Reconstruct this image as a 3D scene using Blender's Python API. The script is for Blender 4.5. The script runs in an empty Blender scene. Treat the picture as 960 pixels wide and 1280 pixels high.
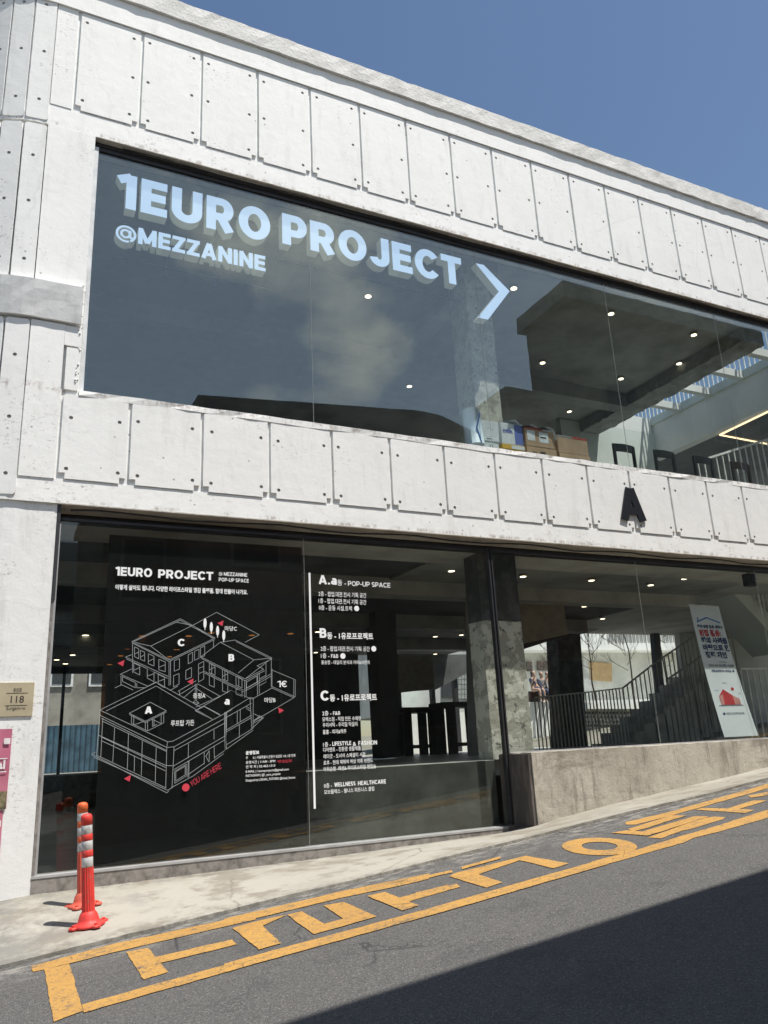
import bpy, bmesh, math, random
from mathutils import Vector, Matrix, noise
random.seed(7)
sc = bpy.context.scene
COL = sc.collection
# ---------------------------------------------------------------- camera
FPX = 994.5
YAW, PIT, ROL = [math.radians(a) for a in (26.69, 16.54, -2.92)]
CAM = Vector((0, -8, 1.6))
_f = Vector((math.sin(YAW)*math.cos(PIT), math.cos(YAW)*math.cos(PIT), math.sin(PIT)))
_r = Vector((math.cos(YAW), -math.sin(YAW), 0)); _u = _r.cross(_f)
_c, _s = math.cos(ROL), math.sin(ROL)
RR = _c*_r + _s*_u; UU = -_s*_r + _c*_u
cd = bpy.data.cameras.new('camera'); cam = bpy.data.objects.new('camera', cd); COL.objects.link(cam)
cd.sensor_fit = 'VERTICAL'; cd.sensor_height = 36; cd.sensor_width = 27; cd.lens = FPX/1280*36
cd.clip_start = .05; cd.clip_end = 3000
cam.matrix_world = Matrix(((RR.x, UU.x, -_f.x, CAM.x), (RR.y, UU.y, -_f.y, CAM.y), (RR.z, UU.z, -_f.z, CAM.z), (0, 0, 0, 1)))
sc.camera = cam
def ray(px, py): return RR*((px-480)/FPX) - UU*((py-640)/FPX) + _f
def aY(px, py, Y=0.): d = ray(px, py); return CAM + d*((Y-CAM.y)/d.y)
def aX(px, py, X): d = ray(px, py); return CAM + d*((X-CAM.x)/d.x)
def aZ(px, py, Z): d = ray(px, py); return CAM + d*((Z-CAM.z)/d.z)
RA, RB, RC = .355, .0975, .052          # the road plane
def aRoad(px, py):
    n = Vector((-RB, -RC, 1)); d = ray(px, py); return CAM + d*((RA - n.dot(CAM))/n.dot(d))
def road_z(x, y): return RA + RB*max(-30, min(30, x)) + RC*max(-9, y)
# ---------------------------------------------------------------- light
SUN = Vector((.205, -.245, .77)).normalized()
EL = math.asin(SUN.z); AZ = math.atan2(SUN.x, SUN.y)
sl = bpy.data.lights.new('sun', 'SUN'); sl.energy = 5.0; sl.angle = math.radians(.5); sl.color = (1, .955, .89)
so = bpy.data.objects.new('sun', sl); COL.objects.link(so); so.rotation_euler = SUN.to_track_quat('Z', 'Y').to_euler()
w = bpy.data.worlds.new('World'); sc.world = w; w.use_nodes = True
nt = w.node_tree; nt.nodes.clear()
N = nt.nodes.new; L = nt.links.new
out = N('ShaderNodeOutputWorld'); bg = N('ShaderNodeBackground'); sky = N('ShaderNodeTexSky')
sky.sky_type = 'NISHITA'; sky.sun_disc = False; sky.sun_elevation = EL; sky.sun_rotation = AZ
sky.air_density = 1.25; sky.dust_density = .5; sky.ozone_density = 3.5; sky.altitude = 0
bg.inputs[1].default_value = .078
# soft fair-weather clouds low over the far side of the street
tc = N('ShaderNodeTexCoord'); nz = N('ShaderNodeTexNoise'); nz.inputs['Scale'].default_value = 4.0
nz.inputs['Detail'].default_value = 8; nz.inputs['Roughness'].default_value = .58
mp = N('ShaderNodeMapping'); mp.inputs['Scale'].default_value = (1, 1, 1.7); mp.inputs['Location'].default_value = (.22, .1, .25)
L(tc.outputs['Generated'], mp.inputs[0]); L(mp.outputs[0], nz.inputs['Vector'])
cr = N('ShaderNodeMapRange'); cr.inputs['From Min'].default_value = .53; cr.inputs['From Max'].default_value = .68; cr.inputs['To Min'].default_value = .24; cr.inputs['To Max'].default_value = 1.0
L(nz.outputs[0], cr.inputs[0])
sx = N('ShaderNodeSeparateXYZ'); L(tc.outputs['Generated'], sx.inputs[0])
mk = N('ShaderNodeMapRange'); mk.inputs['From Min'].default_value = .0; mk.inputs['From Max'].default_value = -.55
mk.inputs['To Min'].default_value = 0; mk.inputs['To Max'].default_value = 1; L(sx.outputs['Y'], mk.inputs[0])
mm = N('ShaderNodeMath'); mm.operation = 'MULTIPLY'; L(cr.outputs[0], mm.inputs[0]); L(mk.outputs[0], mm.inputs[1])
mx = N('ShaderNodeMixRGB'); L(mm.outputs[0], mx.inputs[0]); L(sky.outputs[0], mx.inputs[1]); mx.inputs[2].default_value = (9.6, 10.0, 10.4, 1)
L(mx.outputs[0], bg.inputs[0]); L(bg.outputs[0], out.inputs[0])
sc.view_settings.view_transform = 'Standard'; sc.view_settings.look = 'None'; sc.view_settings.exposure = 0.42; sc.view_settings.gamma = 1
sc.view_settings.use_curve_mapping = False
sc.cycles.transparent_max_bounces = 24; sc.cycles.max_bounces = 8; sc.cycles.glossy_bounces = 4
sc.cycles.caustics_reflective = False; sc.cycles.caustics_refractive = False; sc.cycles.sample_clamp_indirect = 4

# ---------------------------------------------------------------- materials
def mat(name, col=(.5, .5, .5), rough=.8, metal=0, emit=None, es=0, spec=.5):
    m = bpy.data.materials.new(name); m.use_nodes = True
    b = m.node_tree.nodes['Principled BSDF']
    b.inputs['Base Color'].default_value = (*col, 1); b.inputs['Roughness'].default_value = rough; b.inputs['Metallic'].default_value = metal
    b.inputs['Specular IOR Level'].default_value = spec
    if emit: b.inputs['Emission Color'].default_value = (*emit, 1); b.inputs['Emission Strength'].default_value = es
    return m
class NM:
    """small node-building helper for a material using world position"""
    def __init__(s, name, col, rough=.8, metal=0, spec=.5):
        s.m = mat(name, col, rough, metal, spec=spec); s.t = s.m.node_tree; s.b = s.t.nodes['Principled BSDF']
        g = s.t.nodes.new('ShaderNodeNewGeometry'); s.pos = g.outputs['Position']; s.col = None; s.bump = None; s.base = col
    def n(s, k, **kw):
        x = s.t.nodes.new(k)
        for a, v in kw.items():
            if a in x.inputs: x.inputs[a].default_value = v
            else: setattr(x, a, v)
        return x
    def l(s, a, b): s.t.links.new(a, b)
    def noise(s, scale, detail=4, rough=.55, stretch=None, off=(0, 0, 0)):
        v = s.pos
        mpn = s.n('ShaderNodeMapping'); mpn.inputs['Scale'].default_value = stretch or (1, 1, 1); mpn.inputs['Location'].default_value = off
        s.l(v, mpn.inputs[0])
        x = s.n('ShaderNodeTexNoise', Scale=scale, Detail=detail, Roughness=rough); s.l(mpn.outputs[0], x.inputs['Vector']); return x.outputs[0]
    def voro(s, scale, feature='F1', off=(0, 0, 0), stretch=(1, 1, 1)):
        mpn = s.n('ShaderNodeMapping'); mpn.inputs['Location'].default_value = off; mpn.inputs['Scale'].default_value = stretch
        s.l(s.pos, mpn.inputs[0])
        x = s.n('ShaderNodeTexVoronoi', feature=feature, Scale=scale); s.l(mpn.outputs[0], x.inputs['Vector']); return x.outputs[0]
    def rng(s, v, a, b, c=0., d=1.):
        x = s.n('ShaderNodeMapRange'); s.l(v, x.inputs[0])
        for i, q in enumerate((a, b, c, d)): x.inputs[i+1].default_value = q
        return x.outputs[0]
    def math(s, op, a, b):
        x = s.n('ShaderNodeMath', operation=op)
        for i, q in enumerate((a, b)):
            if hasattr(q, 'links') or hasattr(q, 'node'): s.l(q, x.inputs[i])
            else: x.inputs[i].default_value = q
        return x.outputs[0]
    def mixc(s, fac, col, mode='MIX'):
        x = s.n('ShaderNodeMixRGB', blend_type=mode); s.l(fac, x.inputs[0])
        if s.col is None: x.inputs[1].default_value = (*s.base, 1)
        else: s.l(s.col, x.inputs[1])
        x.inputs[2].default_value = (*col, 1); s.col = x.outputs[0]; return s
    def bmp(s, h, strength=.3, dist=.01):
        x = s.n('ShaderNodeBump', Strength=strength, Distance=dist); s.l(h, x.inputs['Height'])
        if s.bump is not None: s.l(s.bump, x.inputs['Normal'])
        s.bump = x.outputs[0]; return s
    def done(s):
        if s.col is not None: s.l(s.col, s.b.inputs['Base Color'])
        if s.bump is not None: s.l(s.bump, s.b.inputs['Normal'])
        return s.m
def warp_crack(k, scale, width, off):
    """thin wandering crack mask (1 on the crack)"""
    n1 = k.noise(2.6, 5, .6, off=off)
    x = k.n('ShaderNodeMixRGB', blend_type='ADD'); x.inputs[0].default_value = .35
    k.l(k.pos, x.inputs[1]); k.l(n1, x.inputs[2])
    v = k.n('ShaderNodeTexVoronoi', feature='DISTANCE_TO_EDGE', Scale=scale); k.l(x.outputs[0], v.inputs['Vector'])
    return k.rng(v.outputs[0], width, 0)
def white_paint(name, base=(.86, .858, .835), dirt=.5, off=(0, 0, 0)):
    k = NM(name, base, .75)
    k.mixc(k.rng(k.noise(1.1, 6, .6, off=off), .45, .62, 0, .55*dirt), (.74, .74, .715))
    k.mixc(k.rng(k.noise(3.5, 8, .72, stretch=(1.6, 1.6, .3), off=off), .53, .66, 0, .7*dirt), (.62, .61, .58))
    k.mixc(k.math('MULTIPLY', k.rng(k.noise(26, 6, .8, stretch=(.7, 1, 1.3), off=off), .57, .62, 0, .85), k.rng(k.noise(1.3, 3, off=(7, 3, 1)), .54, .62)), (.36, .35, .33))
    k.mixc(k.math('MULTIPLY', k.rng(k.noise(70, 4, .8, off=off), .66, .70, 0, .8), k.rng(k.noise(2.3, 3, off=(1, 3, 8)), .46, .58)), (.30, .29, .27))
    sxw = k.n('ShaderNodeSeparateXYZ'); k.l(k.pos, sxw.inputs[0])
    # rust and grime just along the sill line and the bottom edges of the beams
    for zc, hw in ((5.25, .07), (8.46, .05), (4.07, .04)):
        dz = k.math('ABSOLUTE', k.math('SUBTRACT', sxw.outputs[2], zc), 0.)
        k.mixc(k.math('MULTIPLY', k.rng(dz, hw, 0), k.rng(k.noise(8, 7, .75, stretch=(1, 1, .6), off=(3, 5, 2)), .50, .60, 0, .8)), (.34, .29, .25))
    pit = k.rng(k.voro(6, off=off), .085, .05)
    pitm = k.math('MULTIPLY', pit, k.rng(k.noise(1.7, 2, off=(2, 9, 4)), .50, .56))
    k.mixc(k.math('MULTIPLY', pitm, .8), (.30, .29, .27))
    ck = k.math('MULTIPLY', warp_crack(k, .55, .006, off), k.rng(k.noise(1.3, 2, off=(5, 5, 5)), .5, .6))
    k.mixc(k.math('MULTIPLY', ck, .22), (.45, .44, .43))
    k.bmp(k.noise(60, 6, .7, off=off), .12, .004); k.bmp(k.noise(7, 6, .65, off=off), .35, .012); k.bmp(pitm, -.6 if False else .0, .01)
    return k.done()
M = {}
M['white'] = white_paint('white_painted_concrete')
M['white2'] = white_paint('white_painted_pier', (.83, .828, .81), .8, (11, 4, 2))
k = NM('coping_concrete', (.72, .71, .68), .85)
k.mixc(k.rng(k.noise(2.5, 7, .7), .45, .7, 0, .8), (.50, .49, .45)).mixc(k.rng(k.noise(16, 6, .7), .58, .7, 0, .6), (.32, .31, .28)).bmp(k.noise(20, 6, .7), .5, .02)
M['coping'] = k.done()
k = NM('raw_soffit', (.62, .58, .51), .9)
k.mixc(k.rng(k.noise(5, 7, .7), .4, .65), (.40, .37, .33)).mixc(k.rng(k.noise(.8, 4, .6, off=(3, 1, 0)), .5, .6, 0, .5), (.55, .53, .49)).bmp(k.noise(25, 6, .7), .6, .02)
M['soffit'] = k.done()
k = NM('rough_plinth_concrete', (.40, .365, .305), .9)
k.mixc(k.rng(k.noise(1.6, 6, .62, stretch=(1, 1, 1)), .40, .62, 0, .75), (.54, .50, .43))
k.mixc(k.rng(k.noise(5, 8, .72, stretch=(1, 1, .3), off=(2, 0, 1)), .50, .66, 0, .8), (.22, .195, .16))
k.mixc(k.rng(k.noise(.8, 7, .72, stretch=(.45, .5, 2.4), off=(6, 0, 3)), .50, .62, 0, .85), (.17, .15, .125))
k.mixc(k.rng(k.noise(9, 7, .75, stretch=(1.4, 1, .16), off=(1, 0, 8)), .55, .66, 0, .7), (.20, .175, .14))
k.mixc(k.rng(k.noise(42, 5, .7), .56, .68, 0, .55), (.20, .18, .15))
k.mixc(k.math('MULTIPLY', k.math('MULTIPLY', warp_crack(k, .42, .004, (9, 2, 4)), k.rng(k.noise(1.4, 2, off=(3, 3, 1)), .48, .56)), .6), (.14, .125, .11))
k.bmp(k.noise(5, 8, .7), .5, .03).bmp(k.noise(50, 5, .7), .3, .006)
M['plinth'] = k.done()
k = NM('column_plaster', (.42, .415, .36), .9)
k.mixc(k.rng(k.noise(4.2, 8, .65), .50, .53, 0, .9), (.68, .67, .60)).mixc(k.rng(k.noise(9, 8, .7, off=(4, 0, 0)), .58, .63), (.16, .16, .14)).bmp(k.noise(4.2, 8, .65), .8, .03).bmp(k.noise(30, 6, .7), .5, .01)
M['plaster'] = k.done()
k = NM('light_column_plaster', (.62, .60, .52), .9)
k.mixc(k.rng(k.noise(5, 8, .7), .44, .58, 0, .9), (.36, .35, .30)).mixc(k.rng(k.noise(14, 8, .75, off=(4, 0, 0)), .56, .63), (.16, .155, .14)).bmp(k.noise(5, 8, .65), .8, .03)
M['plaster_light'] = k.done()
k = NM('dark_column_paint', (.045, .05, .052), .7)
k.mixc(k.rng(k.noise(4, 6, .6), .45, .6), (.10, .105, .105)).bmp(k.noise(9, 6), .4, .02)
M['darkpaint'] = k.done()
k = NM('stained_dark_concrete', (.07, .06, .055), .75)
k.mixc(k.rng(k.noise(6, 7, .7, stretch=(1, 1, .25)), .45, .65), (.17, .145, .13)).bmp(k.noise(12, 6), .4, .01)
M['darkconc'] = k.done()
k = NM('pavement_concrete', (.30, .28, .232), .9)
k.mixc(k.rng(k.noise(.75, 6, .6), .44, .58, 0, .85), (.385, .365, .315))
k.mixc(k.rng(k.noise(2.3, 8, .68, off=(3, 1, 0)), .50, .60, 0, .8), (.215, .19, .15))
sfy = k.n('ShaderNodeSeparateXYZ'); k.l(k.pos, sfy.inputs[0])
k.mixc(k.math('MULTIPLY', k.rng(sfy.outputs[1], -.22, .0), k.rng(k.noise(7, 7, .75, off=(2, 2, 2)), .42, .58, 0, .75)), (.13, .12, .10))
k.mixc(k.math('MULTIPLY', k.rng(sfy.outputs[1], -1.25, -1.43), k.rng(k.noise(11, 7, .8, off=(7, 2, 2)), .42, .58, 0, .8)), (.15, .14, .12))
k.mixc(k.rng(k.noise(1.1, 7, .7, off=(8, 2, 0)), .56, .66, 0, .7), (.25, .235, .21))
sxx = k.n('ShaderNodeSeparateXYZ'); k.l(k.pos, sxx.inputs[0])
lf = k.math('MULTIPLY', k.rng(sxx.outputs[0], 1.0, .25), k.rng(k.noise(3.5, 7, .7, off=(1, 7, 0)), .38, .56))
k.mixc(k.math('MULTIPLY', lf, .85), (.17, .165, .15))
k.mixc(k.rng(k.noise(80, 4, .7), .58, .70, 0, .5), (.27, .25, .21))
ckp = warp_crack(k, .75, .010, (2, 8, 1))
k.mixc(k.math('MULTIPLY', k.math('MULTIPLY', ckp, k.rng(k.noise(1, 2, off=(4, 4, 0)), .46, .54)), .8), (.16, .145, .12))
k.bmp(k.noise(2.3, 8, .68, stretch=(1, 1.8, 1), off=(3, 1, 0)), .55, .03).bmp(k.noise(90, 4, .7), .35, .004).bmp(k.noise(12, 6, .7), .35, .008)
M['pave'] = k.done()
def asphalt_nodes(k):
    k.mixc(k.rng(k.noise(.5, 6, .65), .40, .60, 0, .85), (.105, .101, .096))
    k.mixc(k.rng(k.noise(1.6, 6, .7, off=(6, 2, 0)), .54, .64, 0, .45), (.05, .049, .048))
    k.mixc(k.rng(k.noise(140, 3, .7), .50, .62, 0, .85), (.028, .028, .03))
    k.mixc(k.rng(k.noise(60, 3, .8, off=(2, 2, 0)), .50, .60, 0, .55), (.030, .030, .031))
    sp = k.n('ShaderNodeTexVoronoi', Scale=85); k.l(k.pos, sp.inputs['Vector'])
    hs = k.n('ShaderNodeSeparateColor'); k.l(sp.outputs['Color'], hs.inputs[0])
    dots = k.math('MULTIPLY', k.rng(sp.outputs['Distance'], .5, .2), k.rng(hs.outputs[0], .62, .9))
    k.mixc(k.math('MULTIPLY', dots, .55), (.30, .28, .26))
    k.mixc(k.rng(k.noise(42, 5, .8, off=(3, 3, 0)), .52, .66, 0, .5), (.15, .145, .14))
    return dots
k = NM('asphalt', (.102, .098, .093), .88)
asphalt_nodes(k)
k.mixc(k.rng(k.noise(3, 7, .7, off=(5, 1, 0)), .60, .72, 0, .35), (.15, .14, .13))
# pale cement dust drifting off the pavement edge
s2 = k.n('ShaderNodeSeparateXYZ'); k.l(k.pos, s2.inputs[0])
near = k.rng(s2.outputs[1], -2.0, -1.4)
dust = k.math('MULTIPLY', near, k.rng(k.noise(9, 9, .8, stretch=(.5, 1.6, 1)), .48, .60))
k.mixc(k.math('MULTIPLY', dust, .75), (.36, .34, .30))
k.mixc(k.math('MULTIPLY', k.math('MULTIPLY', warp_crack(k, .6, .006, (4, 1, 7)), k.rng(k.noise(.8, 2, off=(6, 4, 0)), .48, .54)), .8), (.02, .02, .02))
k.bmp(k.noise(120, 4, .8), .7, .006).bmp(k.voro(85), .5, .004)
M['asphalt'] = k.done()
k = NM('road_paint_yellow', (.47, .26, .062), .8)
k.mixc(k.rng(k.noise(1.8, 6, .6), .4, .65, 0, .6), (.39, .205, .05))
k.mixc(k.rng(k.noise(26, 7, .75), .52, .60, 0, .65), (.31, .17, .05))
k.mixc(k.rng(k.noise(95, 4, .75), .53, .62, 0, .8), (.17, .12, .06))
k.mixc(k.math('MULTIPLY', k.rng(k.noise(1.3, 8, .8, off=(4, 4, 0)), .56, .64), k.rng(k.noise(30, 6, .8, off=(1, 0, 0)), .46, .54)), (.085, .08, .075))
k.mixc(k.math('MULTIPLY', k.rng(k.noise(17, 8, .85, off=(9, 9, 0)), .55, .60), .75), (.12, .105, .085))
k.mixc(k.math('MULTIPLY', warp_crack(k, 3.2, .014, (3, 3, 0)), k.rng(k.noise(2.2, 2, off=(1, 6, 0)), .46, .56)), (.14, .09, .04))
k.bmp(k.noise(120, 4, .8), .6, .005)
M['yellow'] = k.done()
k = NM('earth', (.22, .20, .16), .95); k.mixc(k.rng(k.noise(.6, 6), .4, .6), (.16, .16, .12)); M['earth'] = k.done()
def glass(name, r0, tint):
    m = bpy.data.materials.new(name); m.use_nodes = True; t = m.node_tree; t.nodes.clear()
    o = t.nodes.new('ShaderNodeOutputMaterial'); mxx = t.nodes.new('ShaderNodeMixShader'); tr = t.nodes.new('ShaderNodeBsdfTransparent'); gl = t.nodes.new('ShaderNodeBsdfGlossy')
    tr.inputs[0].default_value = (*tint, 1); gl.inputs['Roughness'].default_value = 0; gl.inputs[0].default_value = (.95, 1, .95, 1)
    lw = t.nodes.new('ShaderNodeLayerWeight'); lw.inputs[0].default_value = .5
    pw = t.nodes.new('ShaderNodeMath'); pw.operation = 'POWER'; pw.inputs[1].default_value = 4.5; t.links.new(lw.outputs['Facing'], pw.inputs[0])
    ma = t.nodes.new('ShaderNodeMath'); ma.operation = 'MULTIPLY_ADD'; ma.inputs[1].default_value = .65; ma.inputs[2].default_value = r0; t.links.new(pw.outputs[0], ma.inputs[0])
    # faint ripple of the sheet
    g = t.nodes.new('ShaderNodeNewGeometry'); nn = t.nodes.new('ShaderNodeTexNoise'); nn.inputs['Scale'].default_value = .9; nn.inputs['Detail'].default_value = 2
    bp = t.nodes.new('ShaderNodeBump'); bp.inputs['Strength'].default_value = .06; bp.inputs['Distance'].default_value = .02
    t.links.new(g.outputs['Position'], nn.inputs['Vector']); t.links.new(nn.outputs[0], bp.inputs['Height']); t.links.new(bp.outputs[0], gl.inputs['Normal'])
    t.links.new(ma.outputs[0], mxx.inputs[0]); t.links.new(tr.outputs[0], mxx.inputs[1]); t.links.new(gl.outputs[0], mxx.inputs[2]); t.links.new(mxx.outputs[0], o.inputs[0])
    return m
M['glassU'] = glass('upper_window_glass', .120, (.95, .98, .97))
M['glassL'] = glass('lower_window_glass', .042, (.96, .975, .96))
m = bpy.data.materials.new('dark_window_film'); m.use_nodes = True; t = m.node_tree; t.nodes.clear()
o_ = t.nodes.new('ShaderNodeOutputMaterial'); a_ = t.nodes.new('ShaderNodeBsdfTransparent'); a_.inputs[0].default_value = (.55, .36, .2, 1)
d_ = t.nodes.new('ShaderNodeBsdfDiffuse'); d_.inputs[0].default_value = (.028, .032, .034, 1); x_ = t.nodes.new('ShaderNodeMixShader'); x_.inputs[0].default_value = .4; t.links.new(a_.outputs[0], x_.inputs[1]); t.links.new(d_.outputs[0], x_.inputs[2]); t.links.new(x_.outputs[0], o_.inputs[0]); M['film'] = m
def plain(key, col, rough=.8, metal=0, var=.15, scale=6, bump=.15):
    kk = NM(key, col, rough, metal); kk.mixc(kk.rng(kk.noise(scale, 6, .6), .4, .65), tuple(c*(1-var*1.6) for c in col)); kk.bmp(kk.noise(scale*5, 4), bump, .005)
    M[key] = kk.done(); return M[key]
plain('steel', (.045, .045, .05), .45, .2); plain('alu', (.50, .50, .50), .45, .3, .12); plain('alu_warm', (.30, .275, .25), .6, .1, .3, 14)
plain('white_trim', (.75, .77, .78), .5); plain('rubber', (.02, .02, .022), .6)
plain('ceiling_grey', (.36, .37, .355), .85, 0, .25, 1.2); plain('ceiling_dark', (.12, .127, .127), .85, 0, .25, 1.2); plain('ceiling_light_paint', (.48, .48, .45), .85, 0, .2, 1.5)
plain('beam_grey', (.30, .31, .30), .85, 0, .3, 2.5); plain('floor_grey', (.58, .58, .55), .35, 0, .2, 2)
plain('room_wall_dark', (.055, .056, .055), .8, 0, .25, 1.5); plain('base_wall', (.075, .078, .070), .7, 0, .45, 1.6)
plain('beige_panel', (.32, .29, .24), .8); plain('courtyard_wall', (.62, .62, .56), .85, 0, .15, .9); plain('courtyard_white', (.82, .83, .80), .8, 0, .1, 1)
plain('mint_wall', (.66, .72, .68), .8, 0, .1, 1); plain('grey_render', (.58, .60, .58), .85, 0, .2, .8); plain('stair_concrete', (.66, .67, .64), .85, 0, .25, 2)
plain('rail_steel', (.78, .79, .76), .5, 0); plain('rail_dark', (.38, .385, .37), .5, 0); plain('rail_white', (.8, .82, .82), .5)
plain('black_wood', (.022, .018, .017), .5); plain('brown_wood', (.07, .035, .025), .5)
plain('beige_render', (.30, .285, .25), .85, 0, .3, 1.4); plain('blue_sheet', (.07, .14, .20), .5, .1, .3, 3); plain('dark_render', (.20, .19, .18), .85, 0, .3, 1)
plain('brick_red', (.22, .10, .07), .85, 0, .3, 2); plain('window_dark', (.06, .065, .07), .35); plain('tile_grey', (.34, .36, .35), .7)
plain('bark', (.09, .075, .06), .9); plain('stone_dark', (.10, .10, .085), .9, 0, .5, 4); plain('hole_plug', (.30, .295, .28), .9); plain('letter_black', (.008, .010, .014), .45, 0, .1)
M['letter_blue'] = mat('glowing_pale_blue_letter', (.11, .14, .17), .5, emit=(.55, .72, 1), es=.66); M['letter_side'] = mat('glow_added_letter_return', (.62, .64, .60), .6, emit=(.75, .80, .70), es=.065); M['vinyl'] = mat('white_vinyl', (.92, .93, .93), .5)  # letter faces emit even pale blue; faint glow added to brighten the shaded returns
M['vinyl_line'] = mat('grey_vinyl_line', (.42, .45, .46), .5); M['vinyl_red'] = mat('red_vinyl', (.62, .05, .08), .5)
M['lamp'] = mat('downlight_glow', (.9, .85, .7), .5, emit=(1, .86, .62), es=2.6); M['lampring'] = mat('downlight_ring', (.30, .29, .26), .4, .5)
M['led'] = mat('warm_led_strip', (.9, .8, .6), .5, emit=(1, .72, .42), es=1.6)
M['bollard_red'] = None
def plastic(key, col):
    kk = NM(key, col, .58); kk.mixc(kk.rng(kk.noise(9, 6, .7), .48, .66, 0, .6), tuple(c*.62 for c in col)); kk.mixc(kk.rng(kk.noise(40, 5, .7, stretch=(1, 1, .4)), .56, .66, 0, .7), (.28, .15, .12)); kk.bmp(kk.noise(50, 4), .1, .002); M[key] = kk.done()
plastic('bollard_red', (.68, .045, .035)); plastic('bollard_orange', (.66, .12, .03)); plastic('bollard_body', (.62, .10, .06))
kk = NM('reflective_band', (.56, .56, .55), .35, .1); kk.mixc(kk.rng(kk.noise(14, 6, .7, stretch=(1, 1, .6)), .47, .60, 0, .8), (.34, .33, .33)); M['reflect'] = kk.done()
plain('cardboard', (.50, .345, .215), .85, 0, .12, 5); plain('box_white', (.80, .84, .86), .6, 0, .08); plain('box_blue', (.13, .19, .52), .6); plain('box_yellow', (.80, .48, .05), .6)
plain('print_dark', (.05, .035, .03), .8); plain('tape_red', (.45, .06, .05), .5); plain('plastic_sheet', (.66, .70, .74), .25); plain('poster_blue', (.74, .86, .97), .5, 0, .06); plain('poster_stripe', (.04, .16, .50), .5)
plain('banner_cloth', (.74, .81, .85), .7, 0, .06, 1.5); plain('print_navy', (.03, .06, .16), .7); plain('print_red', (.55, .05, .06), .7); plain('print_blue', (.05, .22, .55), .7); plain('print_grey', (.20, .26, .30), .7); plain('print_pink', (.62, .30, .27), .7)
plain('plate_beige', (.50, .43, .29), .5, .1, .08); plain('print_brown', (.07, .055, .04), .6); plain('print_white', (.85, .80, .80), .6)
kk = NM('pink_banner_cloth', (.47, .13, .20), .7); kk.mixc(kk.rng(kk.noise(2.5, 5, .6), .4, .62, 0, .5), (.60, .24, .30)); M['pink'] = kk.done()
plain('banner_photo', (.26, .22, .12), .7, 0, .6, 12)
plain('skin', (.55, .36, .27), .6); plain('hair', (.02, .015, .013), .5); plain('cloth_navy', (.03, .045, .09), .85); plain('cloth_grey', (.22, .23, .24), .85); plain('cloth_denim', (.08, .11, .17), .85); plain('cloth_brown', (.28, .20, .17), .85); plain('sock_white', (.8, .78, .74), .8)
plain('board_tan', (.52, .36, .18), .6, 0, .12); plain('poster_mixed', (.22, .17, .15), .6, 0, .7, 9)

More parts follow.
